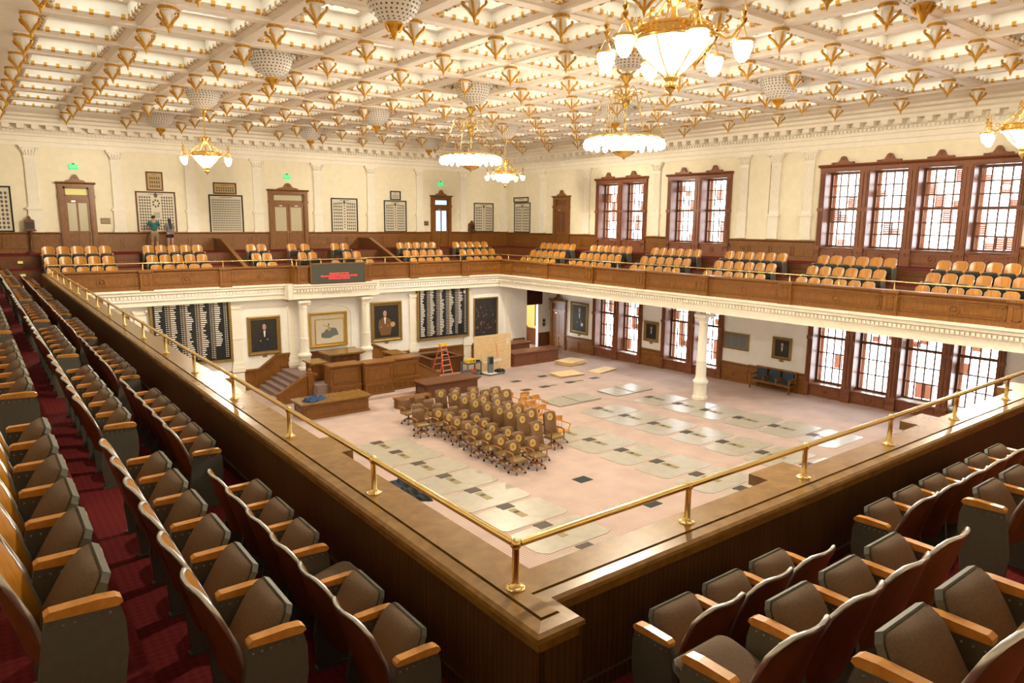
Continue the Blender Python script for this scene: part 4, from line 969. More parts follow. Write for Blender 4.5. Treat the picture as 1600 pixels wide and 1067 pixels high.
painting(XR, 26.39, -6.57, -5.43, 1.05, RW, 'small gold framed portrait between the two pairs of lower windows', 'bust', .15)
painting(XR, 18.28, -6.30, -5.25, .98, RW, 'small gold framed portrait above the blue settee', 'bust', .12)
# flag in a gilt shadow-box frame
t = thing('framed_flag', 'cream flag with dark painted scene in wide gilt frame behind the rostrum', 'framed flag', (14.35, YLW-.05, -5.52))
frame_parts(t, 2.05, 1.78, .12, 'bright_gold_frame', .12)
b = MB(); b.box(-.95, .95, .0, .03, -.82, .82); rnd = random.Random(2)
for k in range(120): oval(b, (rnd.random()-.5)*1.8, -.001, (rnd.random()-.5)*1.5, .012, .012, 1, 5)
b.build('backing', ['print_cream', 'frame_gold'], t)
b = MB(); b.box(-.66, .82, -.03, -.01, -.72, .50)
b.add([(x, -.031, z) for x, z in ((-.38, -.40), (-.38, -.18), (-.25, -.16), (-.12, .0), (.05, .02), (.2, .08), (.42, .04), (.5, -.12), (.56, -.32), (.3, -.36), (.1, -.46), (-.12, -.46))], [tuple(range(12))], 1)
b.add([(x, -.032, z) for x, z in ((-.02, -.05), (-.02, .14), (.03, .22), (.09, .14), (.16, -.02), (.07, -.12))], [tuple(range(6))], 2); oval(b, .03, -.033, .25, .035, .045, 3, 8)
b.add([(x, -.032, z) for x, z in ((0, .16), (-.28, .24), (-.28, .22), (0, .13))], [(0, 1, 2, 3)], 1)
b.build('flag_cloth', ['print_cream', 'cart_grey', 'print_tan', 'hair'], t)
b = MB()
for q in ((-.70, .86, .50, .54), (-.70, .86, -.76, -.72), (-.70, -.66, -.72, .5), (.82, .86, -.72, .5)): b.box(q[0], q[1], -.04, .0, q[2], q[3])
b.build('inner_frame', 'bright_gold_frame', t)
# bronze tablet on the window wall
t = thing('bronze_tablet', 'wide dark bronze tablet in gilt frame on the lower window wall', 'plaque', (XR, 20.82, -5.78), RW)
frame_parts(t, 1.46, .84, .08, 'frame_gold', .05); b = MB(); b.box(-.67, .67, -.025, 0, -.36, .36)
for r in range(9):
    for c in range(3): b.box(-.6+.42*c, -.6+.42*c+.2+.15*random.random(), -.027, -.025, .28-.068*r, .30-.068*r, 1)
b.build('tablet', ['cart_grey', 'plaque_bronze'], t)

# ------------------------------------------------------------------ rostrum
st = MB(); ZP = -7.3
st.box(11.85, 16.95, 29.66, YLW-.06, -8.5, ZP)
for k in range(5):
    z = ZP-.165*(k+1)
    st.box(11.85-.28*(k+1), 11.85-.28*k, 30.3, YLW-.06, -8.5, z+.0); st.box(16.95+.28*k, 16.95+.28*(k+1), 30.3, YLW-.06, -8.5, z+.0)
struct(st.build('floor', 'stair_carpet'), 'carpeted rostrum platform with steps at both sides')
st = MB(); st.prism([(12.0, 29.4), (12.0, 28.55), (17.6, 28.55), (17.6, 29.4)], -8.2, fz(28.6)+.12, 'z'); struct(st.build('floor', 'chamber_carpet'), 'low carpeted step before the rostrum')
# front of the rostrum: panelled base with the clerks' desk above
t = thing('rostrum_desk', 'long three-part panelled oak clerks desk at the front of the rostrum', 'desk', (14.5, 29.2, fz(29.2)))
zf = fz(29.2); rel = lambda z: z-zf
def desk_front(x0, x1, y, ztop, nm='bay'):
    b = MB(); b.box(x0, x1, y, y+.30, .12, rel(-7.38)); b.box(x0-.02, x1+.02, y-.04, y, .0, .2); b.box(x0-.03, x1+.03, y-.05, y+.2, rel(-7.45), rel(-7.36))
    n = max(2, round((x1-x0)/.38)); w = (x1-x0-.2)/n
    for k in range(n): a = x0+.1+k*w; panelled(b, a+.03, a+w-.03, .28, .48, y, .025, 9, .02)
    b.box(x0, x1, y+.05, y+.75, rel(-7.36), ztop-.09); panelled(b, x0+.08, x1-.08, rel(-7.24), ztop-.28, y+.05, .03, 1.0)
    b.prism([(y-.06, ztop-.06), (y-.06, ztop), (y+.80, ztop), (y+.80, ztop-.06), (y+.06, ztop-.2), (y+.03, ztop-.14)], x0-.04, x1+.04, 'x')
    b.build(nm, 'oak', t)
zt = rel(-6.42)
desk_front(12.35-14.5, 13.85-14.5, .15, zt); desk_front(13.89-14.5, 15.3-14.5, -.2, zt+.02); desk_front(15.34-14.5, 16.85-14.5, .12, zt)
b = MB(); circle_boss(b, 0.1, -.215, .38, .10); b.build('carved_boss', 'oak', t, smooth=40)
t = thing('speakers_desk', 'raised panelled oak desk with glossy top between the white columns', 'desk', (13.9, 31.55, ZP))
b = MB(); b.box(-.72, .72, -.42, .42, 0, 1.02); panelled(b, -.66, .66, .12, .92, -.42, .03, .5); b.build('body', 'oak_dark', t)
b = MB(); b.box(-.95, .95, -.58, .62, 1.02, 1.09); b.box(-.85, .85, -.50, .54, .96, 1.02); b.build('top', 'ledge_wood', t)
b = MB(); b.tube([(.1, -.3, 1.09), (.1, -.32, 1.35), (.08, -.42, 1.5)], .008, 6); b.ball((.08, -.43, 1.52), .02, 6); b.build('microphone', 'metal_dark', t)
for x, lab in ((11.95, 'square oak side desk at the left end of the rostrum'), (17.2, 'square oak side desk at the right end of the rostrum')):
    t = thing('side_desk', lab, 'desk', (12.32 if x < 14 else 16.4, 30.98, ZP), 0, 'rostrum side desks')
    b = MB(); b.box(-.30, .30, -.45, .45, 0, .80); panelled(b, -.28, .28, .1, .7, -.45, .025, .3)
    n0 = len(b.v); panelled(b, -.42, .42, .1, .7, 0, .025, .4); b.xf(n0, Matrix.Translation((-.30, 0, 0)) @ Matrix.Rotation(-PI/2, 4, 'Z'))
    b.build('body', 'oak', t)
    b = MB(); b.box(-.42, .42, -.60, .58, .82, .88); b.prism([(-.30, .74), (.30, .74), (.40, .82), (-.40, .82)], -.5, .5, 'y'); b.build('top', 'ledge_wood', t)
# low panelling behind the speaker
b = MB(); b.box(13.15, 15.75, 34.16, YLW, ZP, -6.62); b.box(13.1, 15.8, 34.1, YLW, -6.66, -6.58); panelled(b, 13.2, 15.7, ZP+.15, -6.75, 34.16, .02); struct(b.build('baseboard_front', 'oak_dark'), 'low dark panelling behind the speakers desk')
# sloped balustrades of the two stairs
for s, lab in ((-1, 'sloping oak balustrade of the left rostrum steps'), (1, 'sloping oak balustrade of the right rostrum steps')):
    x0 = 11.85 if s < 0 else 16.95
    t = thing('stair_balustrade', lab, 'balustrade', (x0, 30.3, -8.1), 0, 'rostrum stair balustrades')
    b = MB(); P = lambda x, z: (s*x, z+8.1)
    b.prism([P(0, -7.95), P(0, -6.95), P(.25, -6.95), P(1.45, -7.62), P(1.62, -7.62), P(1.62, -8.08), P(1.2, -8.1)], -.08, .08, 'y'); b.prism([P(.35, -7.25), P(1.3, -7.72), P(1.3, -7.9), P(.35, -7.8)], -.11, -.08, 'y'); b.build('panel', 'oak', t)
    b = MB(); b.prism([P(-.25, -6.95), P(.27, -6.95), P(1.5, -7.63), P(1.7, -7.63), P(1.7, -7.55), P(1.5, -7.54), P(.27, -6.86), P(-.25, -6.86)], -.13, .13, 'y'); b.build('handrail', 'oak', t)
    b = MB(); b.box(s*.1-.14, s*.1+.14, -.16, .14, .12, 1.28); b.lathe([(.16, 1.28), (.16, 1.32), (.07, 1.36), (.10, 1.42), (.08, 1.48), (.0001, 1.52)], (s*.1, 0, 0), 12); b.build('newel_post', 'oak', t, smooth=30)
# panelled benches / press tables
def bench(x0, x1, y0, y1, h, lab, mat='oak', n=2):
    zf_ = fz(y0)-.0; t = thing('panelled_table', lab, 'table', ((x0+x1)/2, (y0+y1)/2, zf_), 0, 'panelled oak tables on the chamber floor'); w, d = x1-x0, y1-y0
    b = MB(); b.box(-w/2+.06, w/2-.06, -d/2+.06, d/2-.06, 0, h-.06); b.box(-w/2+.02, w/2-.02, -d/2+.02, d/2-.02, -.03, .10)
    panelled(b, -w/2+.1, w/2-.1, .16, h-.2, -d/2+.06, .025, w/n)
    for k in range(3): b.box(-w/2+.16, w/2-.16, -d/2+.045, -d/2+.06, .24+.11*k, .28+.11*k)
    n0 = len(b.v); panelled(b, -d/2+.1, d/2-.1, .16, h-.2, 0, .025, d); b.xf(n0, Matrix.Translation((-w/2+.06, 0, 0)) @ Matrix.Rotation(-PI/2, 4, 'Z'))
    b.build('body', mat, t)
    b = MB(); b.box(-w/2-.06, w/2+.06, -d/2-.08, d/2+.06, h-.05, h); b.prism([(-d/2-.04, h-.05), (d/2+.02, h-.05), (d/2-.04, h-.14), (-d/2+.04, h-.14)], -w/2, w/2, 'x'); b.build('top', 'ledge_wood' if mat == 'oak' else mat, t)
bench(10.06, 13.04, 26.85, 28.0, .70, 'panelled oak table below the left rostrum steps, blue cloth on it')
bench(15.92, 18.9, 27.15, 28.2, .70, 'panelled oak table behind the brown chairs, right of the rostrum', 'oak_dark')
bench(23.9, 27.36, 30.95, 31.9, .78, 'long reddish panelled table beside the plywood sheet', 'oak_red')
bench(24.2, 26.9, 33.1, 33.95, .95, 'reddish panelled table standing behind another against the wall', 'oak_red')
o = MB(); o.box(-.85, .85, -.22, .22, .38, .45); o.box(-.80, .80, -.03, .03, .1, .38); o.box(-.8, -.72, -.2, .2, 0, .38); o.box(.72, .8, -.2, .2, 0, .38)
o = o.build('low_bench', 'oak', loc=(14.85, 26.45, fz(26.45))); tag(o, 'low oak bench half hidden behind the brown swivel chairs', 'bench')
# dark desk right of the ladder
t = thing('clerk_counter', 'dark oak counter with open black top behind the orange ladder', 'counter', (20.0, 32.65, fz(32.65)))
b = MB(); b.box(-1.0, 1.0, -.9, -.82, 0, .86); b.box(-1.0, -.92, -.82, 1.3, 0, .86); b.box(.92, 1.0, -.82, 1.3, 0, .86); panelled(b, -.95, .95, .12, .75, -.9, .025, 1); b.build('body', 'oak_dark', t)
b = MB(); b.box(-.92, .92, -.82, 1.3, .55, .60); b.build('inner_shelf', 'black', t)
b = MB(); b.box(-1.06, 1.06, -.98, -.72, .86, .91); b.box(-1.06, -.80, -.72, 1.3, .86, .91); b.box(.80, 1.06, -.72, 1.3, .86, .91); b.box(-.8, .8, .7, 1.3, .86, .91); b.build('top', 'oak_dark', t)
o = MB()
def cloth_fn(w, d, hgt, sd):
    rnd = random.Random(sd); ph = [rnd.random()*6 for _ in range(6)]
    def f(u, v):
        x = (u-.5)*w; y = (v-.5)*d; e = max(0, 1-(2*u-1)**4)*max(0, 1-(2*v-1)**4)
        return (x*(1+.12*math.sin(7*v+ph[0])), y*(1+.14*math.sin(6*u+ph[1])), .008+hgt*e**.5*(.50+.22*math.sin(13*u+ph[2]+5*v)+.2*math.sin(15*v+ph[3]-6*u)+.12*math.sin(24*u-17*v)))
    return f
def cloth(lab, x, y, z, w, d, hgt, mats, rz, sd):
    f = cloth_fn(w, d, hgt, sd); b = MB(); b.grid(f, 36, 28); b.m = [1 if len(mats) > 1 and (i % 28) > 14 and i//28 < 22 else 0 for i in range(36*28)]
    b.add([f(u, v)[:2]+(.0,) for u, v in ((0, 0), (1, 0), (1, 1), (0, 1))], [(0, 3, 2, 1)])
    o = b.build('folded_clothes', mats, smooth=60, loc=(x, y, z)); o.rotation_euler = (0, 0, rz); tag(o, lab, 'cloth')
cloth('bright blue cloth lying on the panelled oak table', 10.75, 27.35, fz(26.85)+.70, .85, .6, .22, ['blue_cloth'], .5, 3)
cloth('heap of dark clothes on the carpet behind the left railing', 9.4, 17.3, fz(17.3), .9, 1.9, .28, ['green_cloth', 'navy_cloth'], -.1, 9)

# ------------------------------------------------------------------ step ladder, carts, plywood
t = thing('step_ladder', 'orange fibreglass step ladder with yellow top before the vote board', 'ladder', (19.25, 30.55, fz(30.55)), .15)
H_ = 1.75
for s in (-1, 1):
    b = MB(); b.tube([(s*.34, -.12, 0), (s*.16, .0+.32, H_)], .032, 4); b.build('front_rail', 'ladder_orange', t)
    b = MB(); b.tube([(s*.32, .98, 0), (s*.16, .42, H_)], .028, 4); b.build('rear_rail', 'ladder_orange', t)
for k in range(6):
    u = (k+.7)/6.6; z = u*H_; x = .34-.18*u; y = -.12+.44*u
    b = MB(); b.box(-x, x, y-.02, y+.08, z-.02, z+.012); b.build('step', 'aluminium', t)
for k in range(4): u = (k+.8)/4.6; b = MB(); x = .32-.16*u; b.tube([(-x, .98-.56*u, u*H_), (x, .98-.56*u, u*H_)], .014, 5); b.build('rear_brace', 'aluminium', t)
b = MB(); b.prism([(-.21, .25), (.21, .25), (.20, .50), (-.20, .50)], H_-.02, H_+.07, 'z'); b.build('top_cap', 'yellow_plastic', t)
b = MB(); b.box(.29, .39, -.17, -.07, 0, .10); b.box(-.39, -.29, -.17, -.07, 0, .10); b.build('rubber_foot', 'yellow_plastic', t)
t = thing('utility_cart', 'dark grey two-shelf utility cart carrying a yellow tool case', 'cart', (20.75, 30.55, fz(30.55)), .1)
for z, nm in ((.16, 'lower_shelf'), (.66, 'upper_shelf')): b = MB(); b.box(-.5, .5, -.3, .3, z, z+.035); b.box(-.5, .5, -.3, -.28, z, z+.08); b.box(-.5, .5, .28, .3, z, z+.08); b.box(-.5, -.48, -.28, .28, z, z+.08); b.box(.48, .5, -.28, .28, z, z+.08); b.build(nm, 'cart_grey', t)
for x in (-.46, .46):
    for y in (-.26, .26): b = MB(); b.box(x-.03, x+.03, y-.03, y+.03, .10, .70); b.build('post', 'cart_grey', t); b = MB(); b.tube([(x, y-.02, .05), (x, y+.02, .05)], .05, 10); b.build('caster', 'black', t)
b = MB(); b.box(-.30, .25, -.16, .16, 0, .15); b.box(-.26, .21, -.17, .17, .15, .20); b.cbox(-.1, -.17, .1, .08, .02, .04, 1); b.cbox(.1, -.17, .1, .08, .02, .04, 1)
o = b.build('tool_case', ['yellow_plastic', 'black'], loc=(20.7, 30.55, fz(30.55)+.695)); tag(o, 'yellow plastic tool case on top of the grey cart', 'tool case')
b = MB(); b.tube([(0, 0, .06), (.22, 0, .06)], .045, 8); b.box(-.02, .06, -.03, .03, 0, .12); o = b.build('power_drill', ['black'], loc=(21.04, 30.5, fz(30.5)+.695)); tag(o, 'black power tool lying beside the yellow case on the cart', 'tool')
b = MB(); b.ball((0, 0, .09), .09, 10); b.box(.05, .25, -.05, .05, 0, .10); o = b.build('orange_tool', ['ladder_orange'], loc=(20.75, 30.5, fz(30.5)+.195)); tag(o, 'small orange tool on the lower cart shelf', 'tool')
# plywood sheet on edge
t = thing('plywood_sheet', 'large plywood sheet standing on edge behind the white dolly', 'plywood', (22.45, 30.95, fz(30.95)), .0)
b = MB(); b.box(-1.25, 1.25, 0, .025, 0, 2.0)
for k in range(30): oval(b, -1.1+2.2*random.random(), -.001, random.choice((.45, 1.0, 1.45, 1.7))+.05*random.random(), .012, .02, 1, 6)
b.build('sheet', ['plywood', 'chair_wood'], t); b = MB(); b.box(.92, 1.10, -.004, 0, 1.42, 1.72); b.build('paper_label', 'paper_white', t)
b = MB(); b.box(-.8, -.7, .025, .6, 0, .06); b.prism([(.03, .0), (.6, .0), (.03, 1.4)], -.77, -.73, 'x'); b.build('rear_prop', 'plywood', t)
t = thing('timber_dolly', 'pale timber dolly with a frame of boards and grey boxes', 'dolly', (21.9, 30.1, fz(30.1)), .12)
b = MB(); b.box(-.62, .62, -.35, .35, .08, .12); b.build('deck', 'paper_white', t)
b = MB(); b.box(-.62, -.54, .25, .33, .12, 1.05); b.build('upright', 'plywood', t); b = MB(); b.box(.50, .58, .25, .33, .12, .75); b.build('upright', 'plywood', t); b = MB(); b.box(-.62, .66, .10, .15, .62, .74); b.build('cross_board', 'paper_white', t)
for x in (-.5, .5):
    for y in (-.28, .28): b = MB(); b.tube([(x-.02, y, .04), (x+.02, y, .04)], .04, 8); b.build('caster', 'black', t)
b = MB(); b.box(-.16, .14, -.2, .1, 0, .92); b.box(-.13, .11, -.21, -.2, .5, .88, 1); o = b.build('speaker_box', ['cart_grey', 'metal_dark'], loc=(21.62, 30.02, fz(30)+.12)); tag(o, 'upright grey panel box on the timber dolly', 'box'); o.scale = (1, .5, .95)
b = MB(); f = cloth_fn(.5, .4, .2, 4); b.grid(f, 10, 8); b.add([f(u, v)[:2]+(0,) for u, v in ((0, 0), (1, 0), (1, 1), (0, 1))], [(0, 3, 2, 1)]); o = b.build('cloth_bundle', 'green_cloth', smooth=60, loc=(22.2, 29.95, fz(30)+.12)); tag(o, 'dark green bundle lying on the timber dolly', 'cloth')
t = thing('push_broom', 'orange handled push broom leaning against the plywood sheet', 'broom', (22.65, 30.66, fz(30.66)))
b = MB(); b.tube([(0, 0, .06), (.0, .25, 1.45)], .016, 6); b.build('handle', 'ladder_orange', t); b = MB(); b.box(-.2, .2, -.05, .05, 0, .08); b.build('head', 'black', t)
# stacks of plywood pads on the carpet
for x, y, w, d, n, rz, lab in ((27.15, 29.7, 1.5, 1.2, 6, .15, 'tallest stack of plywood boards on carpet near the corner'), (24.75, 27.4, 1.5, 1.1, 3, -.1, 'tilted plywood boards, nearest stack to the chairs'), (27.0, 27.0, 1.6, .8, 2, .2, 'low plywood boards nearest the lower windows')):
    for k in range(n):
        b = MB(); b.box(-w/2, w/2, -d/2, d/2, 0, .035); o = b.build('plywood_board', 'plywood', loc=(x+.06*math.sin(k*2.1), y+.05*math.cos(k*1.7), fz(y)+.012+.036*k)); o.rotation_euler = (0, 0, rz+.06*math.sin(k*3))
        tag(o, ('%s board from the bottom, %s' % (ORD[k], lab)).replace('boards,', 'pile,').replace('stack of plywood boards', 'plywood stack').replace('low plywood boards', 'low plywood pile'), 'plywood', 'stacked plywood boards')

# settee
t = thing('settee', 'long oak settee with dark blue leather backs below the small portrait', 'settee', (XR-.42, 18.4, fz(18.4)), RW)
b = MB(); b.box(-1.05, 1.05, -.32, .25, .36, .44); b.box(-1.05, 1.05, .20, .26, .44, .52); b.build('seat_frame', 'oak', t)
for k in range(3):
    x = -.69+.69*k; b = MB(); b.box(x-.28, x+.28, .14, .24, .56, .96); b.build('back_cushion', 'blue_leather', t); b = MB(); b.box(x-.30, x+.30, -.28, .2, .44, .49); b.build('seat_cushion', 'blue_leather', t)
for x in (-1.03, -.345, .345, 1.03):
    b = MB(); b.prism([(-.34, .0), (-.28, .0), (-.28, .62), (.22, .66), (.22, 0), (.28, 0), (.28, 1.0), (.22, 1.02), (.2, .72), (-.32, .68)], x-.03, x+.03, 'x') if abs(x) > 1 else b.box(x-.03, x+.03, -.3, .24, .44, .68); b.build('arm', 'oak', t)
b = MB(); b.box(-1.05, 1.05, .20, .27, .96, 1.04); b.build('crest_rail', 'oak', t)
# corridor: curtain, picture, switch plate
t = thing('curtain_valance', 'dark maroon curtain across the corridor opening by the corner', 'curtain', (28.5, 35.18, -4.45))
b = MB(); b.grid(lambda u, v: ((u-.5)*1.95, .05*math.sin(u*60)-.02, .75-1.55*v), 80, 2); b.grid(lambda u, v: ((.5-u)*1.95, .05*math.sin((1-u)*60)+.0, .75-1.55*v), 80, 2); b.build('drape', 'maroon_curtain', t, smooth=60)
b = MB(); b.tube([(-1.0, 0, .76), (1.0, 0, .76)], .025, 8); b.build('rod', 'brass', t)
composite(XR-.06, 36.35, -6.9, -5.5, .62, RW, 'tall print in thin dark frame on the yellow corridor wall', 3, 1)
o = MB(); o.box(-.12, .12, -.02, 0, -.28, .28); o.box(-.08, .08, -.026, -.02, .04, .2, 1); o.box(-.08, .08, -.026, -.02, -.2, -.04, 1)
o = o.build('switch_plate', ['steel_trim', 'black'], loc=(29.75, 35.3, -6.5)); tag(o, 'dark two-part switch plate on the white jamb beside the corner door', 'switch')
b = MB(); b.box(-.45, .45, -.12, .12, 0, .30); b.box(-.47, .47, -.13, .13, .27, .30); o = b.build('white_box', 'paper_white', loc=(29.3, 33.35, fz(33.35))); o.rotation_euler = (0, 0, .4); tag(o, 'low white box on the floor before the corner door', 'box')

# ------------------------------------------------------------------ pads, hatches on the carpet
def make_pad():
    t = thing('floor_pad', 'x', 'floor mat', (0, 0, -50)); sl = lambda y: -.024*y
    def slab(b, x0, x1, y0, y1, h, z0=0.001, mat=0): b.add([(x0, y0, sl(y0)+z0), (x1, y0, sl(y0)+z0), (x1, y1, sl(y1)+z0), (x0, y1, sl(y1)+z0), (x0, y0, sl(y0)+h), (x1, y0, sl(y0)+h), (x1, y1, sl(y1)+h), (x0, y1, sl(y1)+h)], [(3, 2, 1, 0), (4, 5, 6, 7), (0, 1, 5, 4), (1, 2, 6, 5), (2, 3, 7, 6), (3, 0, 4, 7)], mat)
    b = MB()
    pts = [(-1.05, -1.25), (-.95, -1.36), (.95, -1.36), (1.14, -1.28), (1.14, -.02), (1.05, .04), (-1.0, .04), (-1.14, -.1), (-1.14, -1.1)]
    n = len(pts); b.add([(x, y, sl(y)+.001) for x, y in pts]+[(x, y, sl(y)+.012) for x, y in pts], [tuple(range(n))[::-1], tuple(range(n, 2*n))]+[(k, (k+1) % n, (k+1) % n+n, k+n) for k in range(n)]); b.build('mat', 'pad_grey', t)
    b = MB(); slab(b, -.21, .21, -.17, .17, .018, .002); b.build('hatch', 'hatch_brown', t)
    b = MB(); slab(b, -.11, .11, -.86, -.24, .017, .002); slab(b, -.08, .08, -.55, -.42, .0185, .016, 1); b.build('strip', ['strip_gold', 'hatch_brown'], t)
    return t
pad0 = make_pad(); used = False
PADS = [(11.05, [11.4, 13.0, 14.6, 16.18, 17.77, 19.34, 20.9, 22.3], 'column left of the brown chairs'), (17.3, [11.45, 13.05, 14.65, 16.24, 17.84, 19.42], 'first column right of the chairs'), (20.85, [11.45, 13.08, 14.68, 16.29, 17.91, 19.48, 21.02], 'second column right of the chairs'), (24.2, [13.15, 14.75, 16.35, 18.0, 19.45, 21.1], 'third column right of the chairs')]
for x, ys, wh in PADS:
    for k, y in enumerate(ys):
        lab = 'grey floor pad with dark hatch, %s from near balcony, %s' % (ORD[k], wh)
        s = (fz(y)+7.7)*0
        if not used: pad0.location = (x, y, fz(y)+OFF); tag(pad0, lab, group='grey floor pads'); used = True
        else: dup(pad0, (x, y, fz(y)), 0, lab, 'grey floor pads')
for x, y, w, d, h, lab in ((20.95, 22.85, 2.5, 1.3, .07, 'raised grey board pair on the carpet beside the wooden chairs'), (24.3, 22.75, 2.4, 1.35, .06, 'raised glossy grey board pair before the white column')):
    t = thing('floor_panel', lab, 'floor board', (x, y, fz(y)+.005))
    for s in (-1, 1): b = MB(); c = s*w/4; b.prism([(c-w/4+.01, -d/2), (c+w/4-.01, -d/2), (c+w/4-.01, d/2), (c-w/4+.01, d/2)], .02, h+.01*s, 'z'); b.build('board', 'pad_grey', t)
HT = [(14.2, 14.9, .5, .42, 'dark_carpet_square', 'lone dark square on the centre aisle, the farther of two'), (14.35, 12.3, .5, .42, 'dark_carpet_square', 'lone dark square on the centre aisle, the nearer of two')]
for k, (x, y) in enumerate(((20.75, 25.85), (21.9, 25.85), (23.6, 25.85), (25.3, 25.85), (21.6, 27.75), (23.5, 27.9), (20.0, 24.3))):
    HT.append((x, y, .5, .34, 'hatch_brown', 'flat dark floor hatch on open carpet by the rostrum side, %s from the left' % ORD[k]))
for k, (x, y) in enumerate(((22.4, 25.85), (24.2, 25.85), (19.6, 24.3))):
    HT.append((x, y, .5, .18, 'strip_gold', 'thin olive floor strip beside the dark hatches, %s of three' % ORD[k]))
for x, y, w, d, mt_, lab in HT:
    b = MB(); b.add([(sx*w/2, sy*d/2, -.024*sy*d/2+z) for z in (.001, .012) for sx, sy in ((-1, -1), (1, -1), (1, 1), (-1, 1))], [(3, 2, 1, 0), (4, 5, 6, 7), (0, 1, 5, 4), (1, 2, 6, 5), (2, 3, 7, 6), (3, 0, 4, 7)])
    o = b.build('floor_hatch', mt_, loc=(x, y, fz(y))); tag(o, lab, 'floor hatch', 'floor hatches')

# ------------------------------------------------------------------ swivel chairs
def star(b, y, z, r, mat):
    pts = [((r if k % 2 == 0 else r*.42)*math.sin(PI*k/5), (r if k % 2 == 0 else r*.42)*math.cos(PI*k/5)) for k in range(10)]
    b.add([(x, y, z+q) for x, q in pts], [tuple(range(10))], mat)
def make_chair(high, emblem, wood_arm, tilt=12, flat=False):
    t = thing('swivel_chair', 'x', 'chair', (0, 0, -50)); W = .24 if not high else .265; hb = .50 if not high else .78; zs = .46
    aw = 'chair_wood' if wood_arm else 'oak_dark'
    for k in range(5):
        w = 2*PI*k/5+.3; c, s = math.cos(w), math.sin(w); b = MB(); b.tube([(.04*c, .04*s, .20), (.16*c, .16*s, .17), (.28*c, .28*s, .10)], [.035, .032, .022], 6); lg_ = b.build('base_leg', 'chair_wood', t, smooth=50)
        b = MB(); b.tube([(.28*c-.02*s, .28*s+.02*c, .035), (.28*c+.02*s, .28*s-.02*c, .035)], .035, 8); b.tube([(.28*c, .28*s, .10), (.28*c, .28*s, .05)], .01, 5); b.build('caster', 'black', lg_)
    b = MB(); b.lathe([(.05, .14), (.05, .24), (.03, .25), (.03, .38), (.09, .40), (.09, .42)], (0, 0, 0), 10); b.build('pedestal', 'metal_dark', t, smooth=40)
    b = MB()
    def st_f(u, v): x = (u-.5)*2*W*1.04; y = .22-.45*v; e = (1-(2*u-1)**6)*(1-(2*v-1)**6); return (x, y, zs+.045*e-.01*(v > .9))
    b.grid(st_f, 8, 8); b.prism([(-W*1.04, .22), (W*1.04, .22), (W*1.04, -.23), (-W*1.04, -.23)], zs-.06, zs+.001, 'z'); b.build('seat', 'seat_leather', t, smooth=50)
    Mx = Matrix.Translation((0, .21, zs+.02)) @ Matrix.Rotation(math.radians(-tilt), 4, 'X')
    def bf(u, v):
        tw = W*(1-.06*v); x = (u-.5)*2*tw; e = (1-(2*u-1)**8)*(1-(2*v-1)**8); rt = .06*max(0, (abs(2*u-1)-.6)/.4)**2*max(0, (v-.8)/.2)
        return (x, -.03*e+.05*(2*u-1)**2*-1, hb*v-rt)
    b = MB(); b.grid(lambda u, v: bf(u, v), 10, 8); b.grid(lambda u, v: (lambda p: (p[0], p[1]*.4+.06, p[2]))(bf(1-u, v)), 10, 8)
    rim = [(bf(0, v/8), (bf(0, v/8)[0], bf(0, v/8)[1]*.4+.06, bf(0, v/8)[2])) for v in range(9)]+[(bf(u/10, 1), (bf(u/10, 1)[0], bf(u/10, 1)[1]*.4+.06, bf(u/10, 1)[2])) for u in range(11)]+[(bf(1, 1-v/8), (bf(1, 1-v/8)[0], bf(1, 1-v/8)[1]*.4+.06, bf(1, 1-v/8)[2])) for v in range(9)]
    n = len(rim); b.add([p for a, _ in [(0, 0)] for p in [r[0] for r in rim]+[r[1] for r in rim]], [(k, k+n, k+1+n, k+1) for k in range(n-1)])
    b.xf(0, Mx); bk = b.build('backrest', 'leather', t, smooth=50)
    if emblem:
        b = MB(); zc = hb*(.60 if not high else .76); yy = -.045; r = .118
        b.add([(r*math.cos(2*PI*k/24), yy, zc+r*math.sin(2*PI*k/24)) for k in range(24)], [tuple(range(24))], 0)
        b.tube([(r*math.cos(2*PI*k/24), yy, zc+r*math.sin(2*PI*k/24)) for k in range(24)], .006, 4, 0, closed=True)
        b.tube([(r*.62*math.cos(2*PI*k/20), yy, zc+r*.62*math.sin(2*PI*k/20)) for k in range(20)], .006, 4, 1, closed=True); star(b, yy-.004, zc, r*.48, 1)
        b.xf(0, Mx); b.build('seal_emblem', ['emblem_gold', 'leather'], bk)
    if high: 
        b = MB(); b.tube([(0, .30, .40), (0, .36, .62), (0, .38, .8)], .03, 6); b.build('back_support', 'metal_dark', t)
    for s in (-1, 1):
        b = MB(); x = s*(W+.022)
        b.tube([(x, -.17, .42), (x, -.18, .60), (x, -.155, .67), (x, -.08, .695), (x, .10, .69), (x, .235, .68)], .022, 6); b.tube([(s*W*.9, .0, .42), (x, -.05, .43), (x, -.17, .43)], .016, 5)
        b.build('arm', aw, t, smooth=50)
    return t
